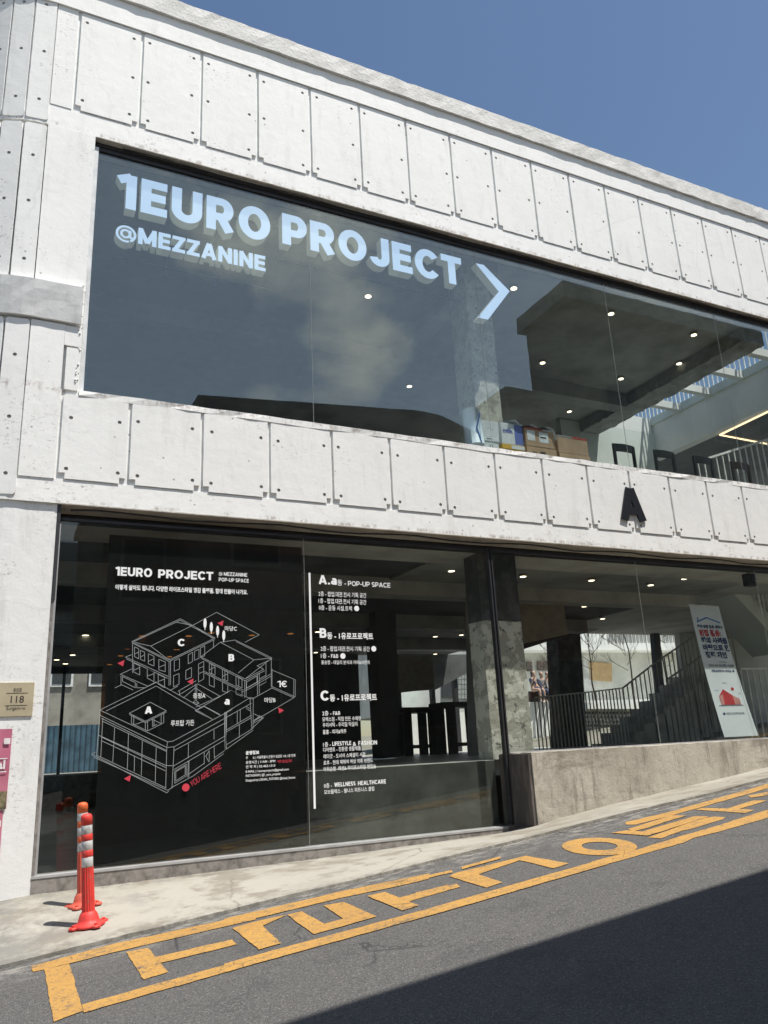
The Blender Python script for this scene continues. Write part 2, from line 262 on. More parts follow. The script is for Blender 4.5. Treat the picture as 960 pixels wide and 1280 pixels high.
# ---------------------------------------------------------------- helpers
ROOTS = {}
def world_origin(o):
    while o.parent: o = o.parent
    return Vector(o.location)
def tag(o, label=None, cat=None, group=None, kind=None):
    if label: o['label'] = label
    if cat: o['category'] = cat
    if group: o['group'] = group
    if kind: o['kind'] = kind
    return o
def thing(name, loc, label, cat, group=None):
    o = bpy.data.objects.new(name, None); COL.objects.link(o); o.location = loc; o.empty_display_size = .1
    return tag(o, label, cat, group)
class MB:
    def __init__(s): s.v = []; s.f = []; s.mi = []; s.m = 0
    def add(s, vs, fs):
        b = len(s.v); s.v += [Vector(v) for v in vs]; s.f += [tuple(i+b for i in f) for f in fs]; s.mi += [s.m]*len(fs); return s
    def box(s, x0, x1, y0, y1, z0, z1):
        return s.add([(x0, y0, z0), (x1, y0, z0), (x1, y1, z0), (x0, y1, z0), (x0, y0, z1), (x1, y0, z1), (x1, y1, z1), (x0, y1, z1)],
                     [(0, 3, 2, 1), (4, 5, 6, 7), (0, 1, 5, 4), (1, 2, 6, 5), (2, 3, 7, 6), (3, 0, 4, 7)])
    def prism(s, poly, d):
        """poly: list of 3D points; extruded by vector d"""
        n = len(poly); P = [Vector(p) for p in poly]; d = Vector(d)
        nrm = Vector((0, 0, 0))
        for i in range(n): nrm += P[i].cross(P[(i+1) % n])
        if nrm.dot(d) > 0: P = P[::-1]
        return s.add(P + [p+d for p in P], [tuple(range(n)), tuple(range(2*n-1, n-1, -1))] + [(i, i+n, (i+1) % n+n, (i+1) % n) for i in range(n)])
    def bar(s, a, b, w, h=None):
        a = Vector(a); b = Vector(b); h = h or w; d = (b-a).normalized()
        ref = Vector((0, 0, 1)) if abs(d.z) < .9 else Vector((0, 1, 0))
        u = d.cross(ref).normalized(); v = u.cross(d).normalized()
        q = [a+u*w/2*i+v*h/2*j for i, j in ((-1, -1), (1, -1), (1, 1), (-1, 1))]
        return s.add(q+[p+(b-a) for p in q], [(0, 3, 2, 1), (4, 5, 6, 7), (0, 1, 5, 4), (1, 2, 6, 5), (2, 3, 7, 6), (3, 0, 4, 7)])
    def tube(s, pts, rad, n=8, cap=True):
        pts = [Vector(p) for p in pts]; R = rad if isinstance(rad, (list, tuple)) else [rad]*len(pts)
        vs = []; fs = []
        for i, p in enumerate(pts):
            d = (pts[min(i+1, len(pts)-1)]-pts[max(i-1, 0)]).normalized()
            ref = Vector((0, 0, 1)) if abs(d.z) < .9 else Vector((0, 1, 0))
            u = d.cross(ref).normalized(); v = d.cross(u)
            vs += [p+(u*math.cos(2*math.pi*j/n)+v*math.sin(2*math.pi*j/n))*R[i] for j in range(n)]
        for i in range(len(pts)-1):
            fs += [(i*n+j, i*n+(j+1) % n, (i+1)*n+(j+1) % n, (i+1)*n+j) for j in range(n)]
        if cap: fs += [tuple(range(n)), tuple(range((len(pts)-1)*n, len(pts)*n))[::-1]]
        return s.add(vs, fs)
    def lathe(s, prof, c, n=20):
        c = Vector(c); vs = []; fs = []
        for r, z in prof: vs += [c+Vector((r*math.cos(2*math.pi*j/n), r*math.sin(2*math.pi*j/n), z)) for j in range(n)]
        for i in range(len(prof)-1): fs += [(i*n+j, i*n+(j+1) % n, (i+1)*n+(j+1) % n, (i+1)*n+j) for j in range(n)]
        fs += [tuple(range(n))[::-1], tuple(range((len(prof)-1)*n, len(prof)*n))]
        return s.add(vs, fs)
    def build(s, name, mats, parent=None, origin=None, smooth=False, bevel=0):
        if origin is None:
            if parent: origin = world_origin(parent)
            else:
                lo = [min(v[i] for v in s.v) for i in range(3)]; hi = [max(v[i] for v in s.v) for i in range(3)]
                origin = Vector(((lo[0]+hi[0])/2, (lo[1]+hi[1])/2, lo[2]))
        origin = Vector(origin)
        me = bpy.data.meshes.new(name); me.from_pydata([v-origin for v in s.v], [], s.f)
        for mt in (mats if isinstance(mats, list) else [mats]): me.materials.append(M[mt] if isinstance(mt, str) else mt)
        me.polygons.foreach_set('material_index', s.mi); 
        if smooth: me.polygons.foreach_set('use_smooth', [True]*len(me.polygons))
        me.update()
        o = bpy.data.objects.new(name, me); COL.objects.link(o)
        if parent: o.parent = parent
        else: o.location = origin
        if bevel:
            b = o.modifiers.new('bevel', 'BEVEL'); b.width = bevel; b.segments = 2; b.limit_method = 'ANGLE'; b.harden_normals = False
        return o
def inst(src, name, parent, loc, rotz=0):
    o = src.copy(); o.name = name; COL.objects.link(o); o.parent = parent
    o.location = Vector(loc) - (world_origin(parent) if parent else Vector((0, 0, 0))); o.rotation_euler = (0, 0, rotz); return o
def pxprism(mb, pts, Y, d):
    return mb.prism([aY(x, y, Y) for x, y in pts], (0, d, 0))
def roughen(o, cuts_len, amp, axis_filter=None, scale=9):
    """break up the clean edges of a concrete piece"""
    bm = bmesh.new(); bm.from_mesh(o.data)
    for _ in range(6):
        es = [e for e in bm.edges if e.calc_length() > cuts_len]
        if not es: break
        bmesh.ops.subdivide_edges(bm, edges=es, cuts=1, use_grid_fill=True)
    bmesh.ops.triangulate(bm, faces=[f for f in bm.faces if len(f.verts) > 4])
    off = o.location if not o.parent else world_origin(o)
    for v in bm.verts:
        if axis_filter and not axis_filter(v.co+off): continue
        p = (v.co+off)*scale
        v.co += Vector((noise.noise(p), noise.noise(p+Vector((9, 1, 3))), noise.noise(p+Vector((2, 7, 5)))))*amp
    bm.to_mesh(o.data); bm.free(); o.data.update()

# ---------------------------------------------------------------- ground, road, pavement
def sheet(name, xs, ys, zf, m, skirt=0, kind='structure'):
    mb = MB(); nx, ny = len(xs), len(ys)
    vs = [(x, y, zf(x, y)) for y in ys for x in xs]
    fs = [(j*nx+i, j*nx+i+1, (j+1)*nx+i+1, (j+1)*nx+i) for j in range(ny-1) for i in range(nx-1)]
    mb.add(vs, fs)
    if skirt:
        b = [(x, ys[0], zf(x, ys[0])-skirt) for x in xs]
        mb.add([vs[i] for i in range(nx)]+b, [(i, i+nx, i+nx+1, i+1) for i in range(nx-1)])
    o = mb.build(name, m, origin=(0, 0, 0), smooth=True); o['kind'] = kind; return o
g = [-400, -150, -60, -30, -15, 0, 15, 30, 60, 150, 400]
def gz(x, y): return RA + RB*max(-30, min(30, x)) - .55 - (0 if y > -20 else 0)
sheet('ground', g, g, gz, 'earth')
XS = [-30+i*.5 for i in range(121)]
sheet('road', [-30, -10, 0, 10, 20, 30], [-40, -16, -9, -6, -3, -1.44], road_z, 'asphalt')
def foot(x):
    if x < .4: return .555 - .0975*(.4-x)
    if x < 3: return .560 + .008*(x-.4)
    if x < 5.4: return .581 + .02*(x-3)
    if x < 5.9: return .629 + .2*(x-5.4)
    return .729 + .106*(x-5.9)
YC = -1.43
def pave_z(x, y):
    t = max(0, min(1, (y-0.1)/(YC-0.1))); e = road_z(x, YC)+.022
    f = foot(x)
    bump = .012*noise.noise(Vector((x*1.3, y*2.1, 0))) + .004*noise.noise(Vector((x*6, y*6, 3)))
    return f*(1-t)+e*t + bump*math.sin(math.pi*t)
xsp = [-25+i*.15 for i in range(337)]
ysp = [YC+i*(0.1-YC)/14 for i in range(15)]
def pz(x, y): return pave_z(x, y)
mb = MB(); nx = len(xsp); vs = []
for j, y in enumerate(ysp):
    for x in xsp:
        yy = y + (.05*noise.noise(Vector((x*.8, 0, 5)))+.018*noise.noise(Vector((x*5, 0, 1))) if j == 0 else 0)
        vs.append((x, yy, pz(x, y)))
fs = [(j*nx+i, j*nx+i+1, (j+1)*nx+i+1, (j+1)*nx+i) for j in range(len(ysp)-1) for i in range(nx-1)]
mb.add(vs, fs); b0 = [(v[0], v[1]-.004, v[2]-.09) for v in vs[:nx]]
mb.add([vs[i] for i in range(nx)]+b0, [(i, i+nx, i+nx+1, i+1) for i in range(nx-1)])
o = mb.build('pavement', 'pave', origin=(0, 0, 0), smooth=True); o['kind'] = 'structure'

# painted lettering on the road
def Z2(pts, s=3.2, o=(20, 1080)): return [(o[0]+x/s, o[1]+y/s) for x, y in pts]
def Z3(pts): return Z2(pts, 3.43, (280, 1030))
def Z4(pts): return Z2(pts, 4, (520, 980))
def Z5(pts): return Z2(pts, 4.364, (740, 940))
def Z6(pts): return Z2(pts, 4.8, (760, 970))
NP = [0]
def paint(mb, polys, lift=.0045):
    for p in polys:
        NP[0] += 1
        q = [aRoad(x, y)+Vector((0, 0, lift+.0006*(NP[0] % 5))) for x, y in p]
        # worn, slightly ragged outline
        r = []
        for i in range(len(q)):
            a, b = q[i], q[(i+1) % len(q)]; n = max(1, int((b-a).length/.05))
            for t in range(n):
                c = a.lerp(b, t/n); c += Vector((noise.noise(c*14), noise.noise(c*14+Vector((5, 5, 5))), 0))*.009; r.append(c)
        mb.add(r, [tuple(range(len(r)))])
def tri_build(mb, name, m, **kw):
    o = mb.build(name, m, **kw)
    bm = bmesh.new(); bm.from_mesh(o.data)
    bmesh.ops.triangulate(bm, faces=bm.faces[:])
    for f in bm.faces:
        if f.normal.z < 0: f.normal_flip()
    bm.to_mesh(o.data); bm.free(); return o
road_mark = thing('road_marking', (0, -2, road_z(0, -2)), 'worn yellow boxed korean lettering painted along the edge of the asphalt road', 'road marking')
mb = MB()
far = [(RR, UU)]
paint(mb, [Z2([(60, 412), (390, 322), (960, 200), (960, 224), (640, 298), (390, 356), (215, 400), (110, 425), (68, 434)])])
paint(mb, [Z3([(0, 410), (510, 290), (780, 235), (880, 215), (880, 238), (780, 262), (500, 320), (0, 440)])])
paint(mb, [Z4([(20, 468), (180, 434), (185, 446), (20, 482)]), Z4([(225, 418), (420, 366), (425, 376), (230, 430)]), Z5([(180, 386), (420, 330), (960, 175), (960, 200), (430, 350), (240, 398), (190, 400)])])
def ext(p0, p1, l):   # carry the two long lines on up the street beyond the frame
    a, b = aRoad(*p0), aRoad(*p1); d = (b-a).normalized(); return b+d*l
a, b = aRoad(960, 980), aRoad(960, 985.8)
e0, e1 = ext((836, 1015.6), (960, 980), 9), ext((838.5, 1020.2), (960, 985.8), 9)
for q in ([a, b, e1, e0],): mb.add([v+Vector((0, 0, .005)) for v in q], [(0, 1, 2, 3)])
tri_build(mb, 'inner_border', 'yellow', parent=road_mark)
mb = MB(); paint(mb, [Z2([(112, 424), (213, 403), (268, 590), (150, 636)])]); tri_build(mb, 'end_bar', 'yellow', parent=road_mark)
mb = MB()
paint(mb, [Z2([(264, 566), (960, 373), (960, 402), (272, 598)]), Z3([(0, 603), (895, 362), (960, 343), (960, 375), (0, 640)]),
           Z4([(0, 645), (160, 600), (870, 398), (960, 372), (960, 405), (160, 637), (0, 681)])])
paint(mb, [Z5([(0, 600), (250, 535), (480, 463), (700, 400), (900, 335), (960, 318), (960, 362), (700, 435), (560, 470), (500, 497), (0, 637)])])
a, b = aRoad(960, 1012.9), aRoad(960, 1023); e0, e1 = ext((900, 1031), (960, 1012.9), 8), ext((900, 1039.7), (960, 1023), 8)
mb.add([v+Vector((0, 0, .005)) for v in (a, b, e1, e0)], [(0, 1, 2, 3)])
tri_build(mb, 'outer_border', 'yellow', parent=road_mark)
glyphs = [
 [Z2([(440, 355), (530, 338), (608, 435), (510, 465)]), Z2([(545, 378), (865, 305), (884, 325), (575, 400)])],
 [Z3([(37, 450), (120, 425), (335, 378), (430, 432), (510, 410), (428, 352), (515, 338), (655, 400), (385, 477), (270, 392), (165, 440), (245, 515), (150, 542)])],
 [Z3([(615, 312), (690, 295), (835, 352), (765, 375)]), Z3([(740, 322), (960, 262), (960, 287), (790, 335)]), Z4([(0, 545), (205, 502), (222, 517), (0, 577)])],
 [Z4([(165, 465), (200, 448), (550, 362), (765, 400), (690, 425), (520, 385), (310, 455), (435, 495), (355, 522)])],
 [Z6([(120, 322), (380, 240), (475, 240), (415, 258), (395, 262), (230, 318), (150, 335)]), Z6([(20, 345), (110, 330), (160, 333), (205, 338), (520, 245), (608, 247), (240, 362)]), Z6([(240, 372), (560, 258), (640, 246), (706, 250), (690, 262), (600, 290), (500, 320), (440, 332), (320, 377)])],
 [Z6([(525, 205), (565, 195), (715, 198), (870, 150), (955, 150), (790, 200), (875, 207), (825, 225)])],
 [Z5([(855, 240), (960, 220), (960, 238), (870, 252)])]]
for gl in glyphs:
    mb = MB(); paint(mb, gl); tri_build(mb, 'letter', 'yellow', parent=road_mark)
mb = MB(); q = []
for i in range(36):
    t = 2*math.pi*i/36; q.append((aRoad(749.5+47*math.cos(t)-3*math.sin(t), 1058.8-11*math.sin(t)), aRoad(749.5+22.5*math.cos(t)-1.5*math.sin(t), 1058.2-5.2*math.sin(t))))
for i in range(36):
    a, b = q[i], q[(i+1) % 36]; mb.add([v+Vector((0, 0, .005)) for v in (a[0], b[0], b[1], a[1])], [(0, 1, 2, 3)])
tri_build(mb, 'letter', 'yellow', parent=road_mark)

# ---------------------------------------------------------------- the building
B = thing('concrete_building', (0, 0, .4), 'two storey white painted concrete building with rounded corner, boarded bands and long shop windows', 'building')
CX, R0, XR = .1, 1.0, 15.0
def band(mb, z0, z1, o0, o1, inn, x1=XR, a1=90, n=None, seg=None):
    """wall band following the plan: round the corner, then straight along the street. o0/o1 = how far it stands out at bottom/top"""
    def path(o):
        p = []
        na = 16 if a1 else 0
        for i in range(na): 
            a = math.radians(a1*(1-i/na)); p.append((CX-(R0+o)*math.sin(a), R0-(R0+o)*math.cos(a)))
        p.append((CX, -o)); ns = max(1, int((x1-CX)/.5))
        for i in range(1, ns+1): p.append((CX+(x1-CX)*i/ns, -o))
        return p
    A, Bt, I = path(o0), path(o1), path(-inn); n = len(A)
    vs = [(x, y, z0) for x, y in A]+[(x, y, z1) for x, y in Bt]+[(x, y, z0) for x, y in I]+[(x, y, z1) for x, y in I]
    fs = []
    for i in range(n-1):
        fs += [(i, i+1, n+i+1, n+i), (2*n+i+1, 2*n+i, 3*n+i, 3*n+i+1), (n+i, n+i+1, 3*n+i+1, 3*n+i), (i+1, i, 2*n+i, 2*n+i+1)]
    fs += [(0, n, 3*n, 2*n), (n-1, 3*n-1, 4*n-1, 2*n-1)]
    mb.add(vs, fs)
# structural walls
mb = MB(); band(mb, 8.44, 10.485, -.02, -.02, .35); mb.box(-.9, -.6, 1, 14, 8.44, 10.485); mb.build('parapet_wall', 'white', B)
mb = MB(); band(mb, 4.055, 5.262, -.02, -.02, .35); mb.build('spandrel_wall', ['white'], B)
mb = MB(); band(mb, 5.262, 8.44, -.045, -.045, .35, x1=.60); mb.box(-.9, -.6, 1, 14, 4.055, 8.44); mb.build('corner_wall', 'white', B)
mb = MB(); band(mb, -.3, 4.055, -.032, -.032, .38, x1=.475); mb.box(-.87, -.6, 1.0, 14, -.3, 4.055); pier = mb.build('pier', 'white2', B)
# soffits in bare concrete under the two beams
mb = MB(); mb.box(.62, XR, .003, .36, 8.428, 8.4395); o = mb.build('soffit', 'soffit', B)
mb = MB(); mb.box(.48, XR, .003, .36, 4.043, 4.0545); o = mb.build('soffit', 'soffit', B)
# borders
mb = MB(); band(mb, 10.14, 10.485, .020, .020, .019, x1=XR); o = mb.build('upper_border', 'white', B)
mb = MB(); band(mb, 8.432, 8.715, -.006, -.010, .0195, x1=XR); o = mb.build('lower_border', 'white', B); roughen(o, .16, .004, lambda p: p.z < 8.5)
mb = MB(); mb.box(CX, .325, .003, .0195, 8.7155, 10.1395); mb.build('corner_board', 'white', B)
mb = MB(); band(mb, 4.048, 4.295, -.006, -.010, .0195, x1=XR); o = mb.build('lower_border', 'white', B); roughen(o, .16, .004, lambda p: p.z < 4.1)
mb = MB(); mb.box(CX, .425, .0, .0195, 4.2955, 5.99); mb.box(.427, .595, .002, .0195, 5.76, 5.985); mb.box(CX, .598, .002, .0195, 6.42, 8.43); o = mb.build('corner_board', 'white', B)
mb = MB(); band(mb, 6.01, 6.415, .030, .085, .04, x1=.575); o = mb.build('string_course', 'white2', B); roughen(o, .12, .006)
mb = MB(); band(mb, 10.487, 10.76, .060, .057, .30); mb.box(-.96, -.6, 1, 14, 10.487, 10.76); o = mb.build('coping', 'coping', B); roughen(o, .2, .010)
# weathered sill along the foot of the upper window
mb = MB(); mb.box(.6, XR, -.004, .10, 5.205, 5.272); o = mb.build('sill', 'white', B); roughen(o, .07, .011, lambda p: p.y < .06, 12)
# broken plaster lumps beside the upper window
mb = MB()
for i in range(26):
    z = random.choice([random.uniform(5.3, 5.75), random.uniform(5.9, 6.6)]); x = .592+random.uniform(-.035, .006)
    r = random.uniform(.005, .014)
    mb.lathe([(r*.4, -r), (r, -r*.2), (r*.8, r*.7), (r*.2, r)], (x, -.001, z), 6)
mb.build('broken_plaster', 'white2', B)['kind'] = 'stuff'
# formwork panels
def panel_mesh(name, w, h, rows, notch=.060, seed=0, thick=.021, mirror=False, toprag=False):
    cu = bpy.data.curves.new(name, 'CURVE'); cu.dimensions = '2D'; cu.fill_mode = 'BOTH'; cu.extrude = thick/2
    rnd = random.Random(seed)
    def spl(pts):
        s = cu.splines.new('POLY'); s.points.add(len(pts)-1)
        for i, p in enumerate(pts): s.points[i].co = (p[0], p[1], 0, 1)
        s.use_cyclic_u = True
    n = notch; e = [(n, 0), (w-n, 0), (w-n, n), (w, n), (w, h-.02), (w-.02, h), (.02, h), (0, h-.02), (0, n), (n, n)]
    q = []
    for i in range(len(e)):
        a, b = e[i], e[(i+1) % len(e)]; l = math.hypot(b[0]-a[0], b[1]-a[1]); m_ = max(1, int(l/.08))
        for t in range(m_):
            x = a[0]+(b[0]-a[0])*t/m_; y = a[1]+(b[1]-a[1])*t/m_
            q.append((x+rnd.uniform(-.0016, .0016), y+rnd.uniform(-.0016, .0016)))
    spl(q); plugs = []
    for rz in rows:
        for cx in ((.075, w-.085) if w > .3 else (w*.52,)):
            if w > .3 and rnd.random() < .06: continue
            x = cx+rnd.uniform(-.012, .012); z = rz+rnd.uniform(-.02, .02); r = .0205; plugs.append((x, z))
            spl([(x+r*math.cos(2*math.pi*i/9), z+r*math.sin(2*math.pi*i/9)) for i in range(9)])
    ob = bpy.data.objects.new('tmp', cu); COL.objects.link(ob)
    dg = bpy.context.evaluated_depsgraph_get(); me = bpy.data.meshes.new_from_object(ob.evaluated_get(dg)); bpy.data.objects.remove(ob)
    me.transform(Matrix.Rotation(math.radians(90), 4, 'X')); me.name = name
    me.materials.clear(); me.materials.append(M['white']); me.materials.append(M['hole_plug'])
    bm = bmesh.new(); bm.from_mesh(me)
    for x, z in plugs:
        f = bm.faces.new([bm.verts.new((x+.0215*math.cos(-2*math.pi*i/9), thick*.5-.012, z+.0215*math.sin(-2*math.pi*i/9))) for i in range(9)][::-1]); f.material_index = 1
    bm.to_mesh(me); bm.free(); return me
PU = [panel_mesh('wall_panel', .7215-.038, 1.40, (.13, .68, 1.27), seed=i) for i in range(4)]
PL = [panel_mesh('wall_panel', .7567-.038, .905, (.11, .70), seed=10+i) for i in range(4)]
def put(me, name, parent, loc, rotz=0, label=None):
    o = bpy.data.objects.new(name, me); COL.objects.link(o); o.parent = parent
    o.location = Vector(loc)-world_origin(parent); o.rotation_euler = (0, 0, rotz)
    if label: o['label'] = label
    return o
x = .341; i = 0
while x < XR-.3:
    put(PU[(i*7+i//3) % 4], 'wall_panel', B, (x+.019, .0095+random.uniform(-.001, .001), 8.730)); x += .7215; i += 1
w0 = panel_mesh('wall_panel', 1.113-.44-.038, .905, (.11, .66), seed=31)
put(w0, 'wall_panel', B, (.459, .0095, 4.305))
mb = MB(); mb.box(.455, .585, -.001, .0195, 5.262, 5.735); mb.build('wall_panel', 'white', B)
x = 1.113; i = 0
while x < XR-.3:
    put(PL[(i*5+i//3) % 4], 'wall_panel', B, (x+.019, .0095+random.uniform(-.001, .001), 4.305)); x += .7567; i += 1
# curved corner boards
ST = 14.0; bw = 2*(R0)*math.sin(math.radians(ST/2))-.022
for z0, z1, rows in ((8.47, 10.36, (.25, .95, 1.6)), (6.43, 8.40, (.25, .95, 1.55)), (4.10, 5.98, (.22, .78, 1.45))):
    cm = panel_mesh('corner_panel', bw, z1-z0, rows, notch=.012, seed=int(z0*3))
    # a single centre line of tie holes reads better on the narrow boards
    for kx in range(6):
        a0 = math.radians(ST*(kx+1)); a1_ = math.radians(ST*kx)
        p0 = Vector((CX-R0*math.sin(a0), R0-R0*math.cos(a0), 0)); p1 = Vector((CX-R0*math.sin(a1_), R0-R0*math.cos(a1_), 0))
        d = (p1-p0).normalized(); nrm = Vector((d.y, -d.x, 0))
        put(cm, 'corner_panel', B, p0+d*.011-nrm*.004+Vector((0, 0, z0)), math.atan2(d.y, d.x))
# ---------------------------------------------------------------- plinth and base under the windows
def slabpoly(mb, top, bot, y0, y1):
    """top/bot: lists of (x,z)"""
    mb.prism([(x, y0, z) for x, z in top]+[(x, y0, z) for x, z in reversed(bot)], (0, y1-y0, 0))
mb = MB(); xs_ = [5.60+i*.4 for i in range(24)]
slabpoly(mb, [(5.57, 1.474)]+[(x_, 1.474) for x_ in xs_], [(5.57, .3)]+[(x_, .5+.0975*(x_-5.5)) for x_ in xs_], -.30, .34)
o = mb.build('plinth', 'plinth', B); roughen(o, .13, .007, lambda p: p.y < .2)
mb = MB(); mb.box(5.53, 5.568, -.285, .30, .45, 1.462); mb.build('plinth_end', 'darkconc', B)
mb = MB(); mb.box(5.40, 5.53, .02, .30, .45, .70); mb.build('step_block', 'darkconc', B)
mb = MB(); mb.box(.475, 5.40, .03, .2, .3, .672); mb.build('base_strip', 'alu_warm', B)
mb = MB(); mb.box(.475, 5.40, .025, .19, .6735, .694); mb.build('base_sill', 'alu', B)
# the concrete base wall and floor inside
mb = MB(); mb.box(3.12, 5.50, .36, .6, .3, 1.40); mb.build('base_wall', 'base_wall', B)
mb = MB(); mb.box(3.12, 12.9, .6, 13, 1.22, 1.405); mb.box(3.12, 5.50, .36, .6, 1.402, 1.407); mb.build('ground_floor', 'floor_grey', B)
mb = MB(); mb.box(-.55, 3.11, .2, 16, .3, .60); mb.build('entrance_floor', 'floor_grey', B)
mb = MB(); mb.box(3.05, 3.11, .8, 13, .61, 1.30); mb.build('floor_edge', 'base_wall', B)
# ---------------------------------------------------------------- windows
GY = .12
WU = MB()   # upper window frame
WU.box(.602, XR, .085, .16, 8.385, 8.427)
WU.box(.602, XR, .10, .17, 8.335, 8.383)
WU = WU.build('upper_window', 'steel', B); WU['label'] = 'long upper window with dark head rail and pale side frame'
mb = MB(); mb.box(.602, .645, .05, .16, 5.273, 8.334); mb.build('frame', 'white_trim', WU)
mb = MB(); mb.box(.646, XR, .095, .17, 5.273, 5.292); mb.build('frame', 'alu', WU)
def pane(x0, x1, z0, z1, m, par):
    mb = MB(); mb.box(x0+.0015, x1-.0015, GY, GY+.010, z0, z1); return mb.build('pane', m, par)
sx_ = [.646, 3.216, 5.727, 8.092, 10.459, 12.83, 15]
for i in range(6): pane(sx_[i], sx_[i+1], 5.292, 8.335, 'glassU', WU)
for xx in sx_[1:-1]:
    mb = MB(); mb.box(xx-.0009, xx+.0009, GY-.001, GY+.008, 5.293, 8.334); mb.build('seal', 'reflect', WU)
WL = MB(); WL.box(.51, XR, .10, .15, 3.905, 3.932); WL.box(.51, XR, .345, .365, 3.937, 4.04); WL.box(.48, .51, .03, .16, 3.1, 4.04)
WL = WL.build('lower_window', 'steel', B); WL['label'] = 'tall lower shop windows in thin dark steel frames'
mb = MB(); mb.box(.478, .500, .04, .16, .694, 3.75); mb.build('frame', 'alu_warm', WL)
mb = MB(); mb.box(.502, .522, .06, .16, .694, 3.859); mb.build('frame', 'alu', WL)
mb = MB(); mb.box(5.485, 5.503, .085, .15, .700, 3.95); mb.box(5.527, 5.545, .085, .15, 1.476, 3.95); mb.box(5.505, 5.525, .10, .14, .700, 3.95); mb.build('mullion', 'steel', WL)
lx = [.523, 3.056, 5.484]
for i in range(2): pane(lx[i], lx[i+1], .695, 3.905, 'glassL', WL)
rx = [5.546, 7.93, 10.3, 12.67, 15]
for i in range(4): pane(rx[i], rx[i+1], 1.476, 3.905, 'glassL', WL)
for xx, z0 in ((3.056, .70), (7.93, 1.48), (10.3, 1.48)):
    mb = MB(); mb.box(xx-.0009, xx+.0009, GY-.001, GY+.008, z0, 3.903); mb.build('seal', 'reflect', WL)
mb = MB(); mb.box(5.546, XR, .09, .15, 1.4745, 1.488); mb.build('frame', 'alu', WL)
# dark film inside the first pane
mb = MB(); mb.box(.985, 3.04, .140, .141, .70, 3.80); mb.build('window_film', 'film', WL)
# loose cable under the lower beam
mb = MB(); pts = []
for i in range(60):
    x_ = .6+i*.24; pts.append((x_, .055, 4.0+.018*math.sin(i*.9)+.012*noise.noise(Vector((i*.6, 0, 0)))))
mb.tube(pts, .010, 6); mb.build('cable', 'rubber', B)
mb = MB(); pts = [(.9+i*.3, .045, 8.40+.008*math.sin(i*1.1)) for i in range(47)]; mb.tube(pts, .007, 5); mb.build('cable', 'rubber', B)

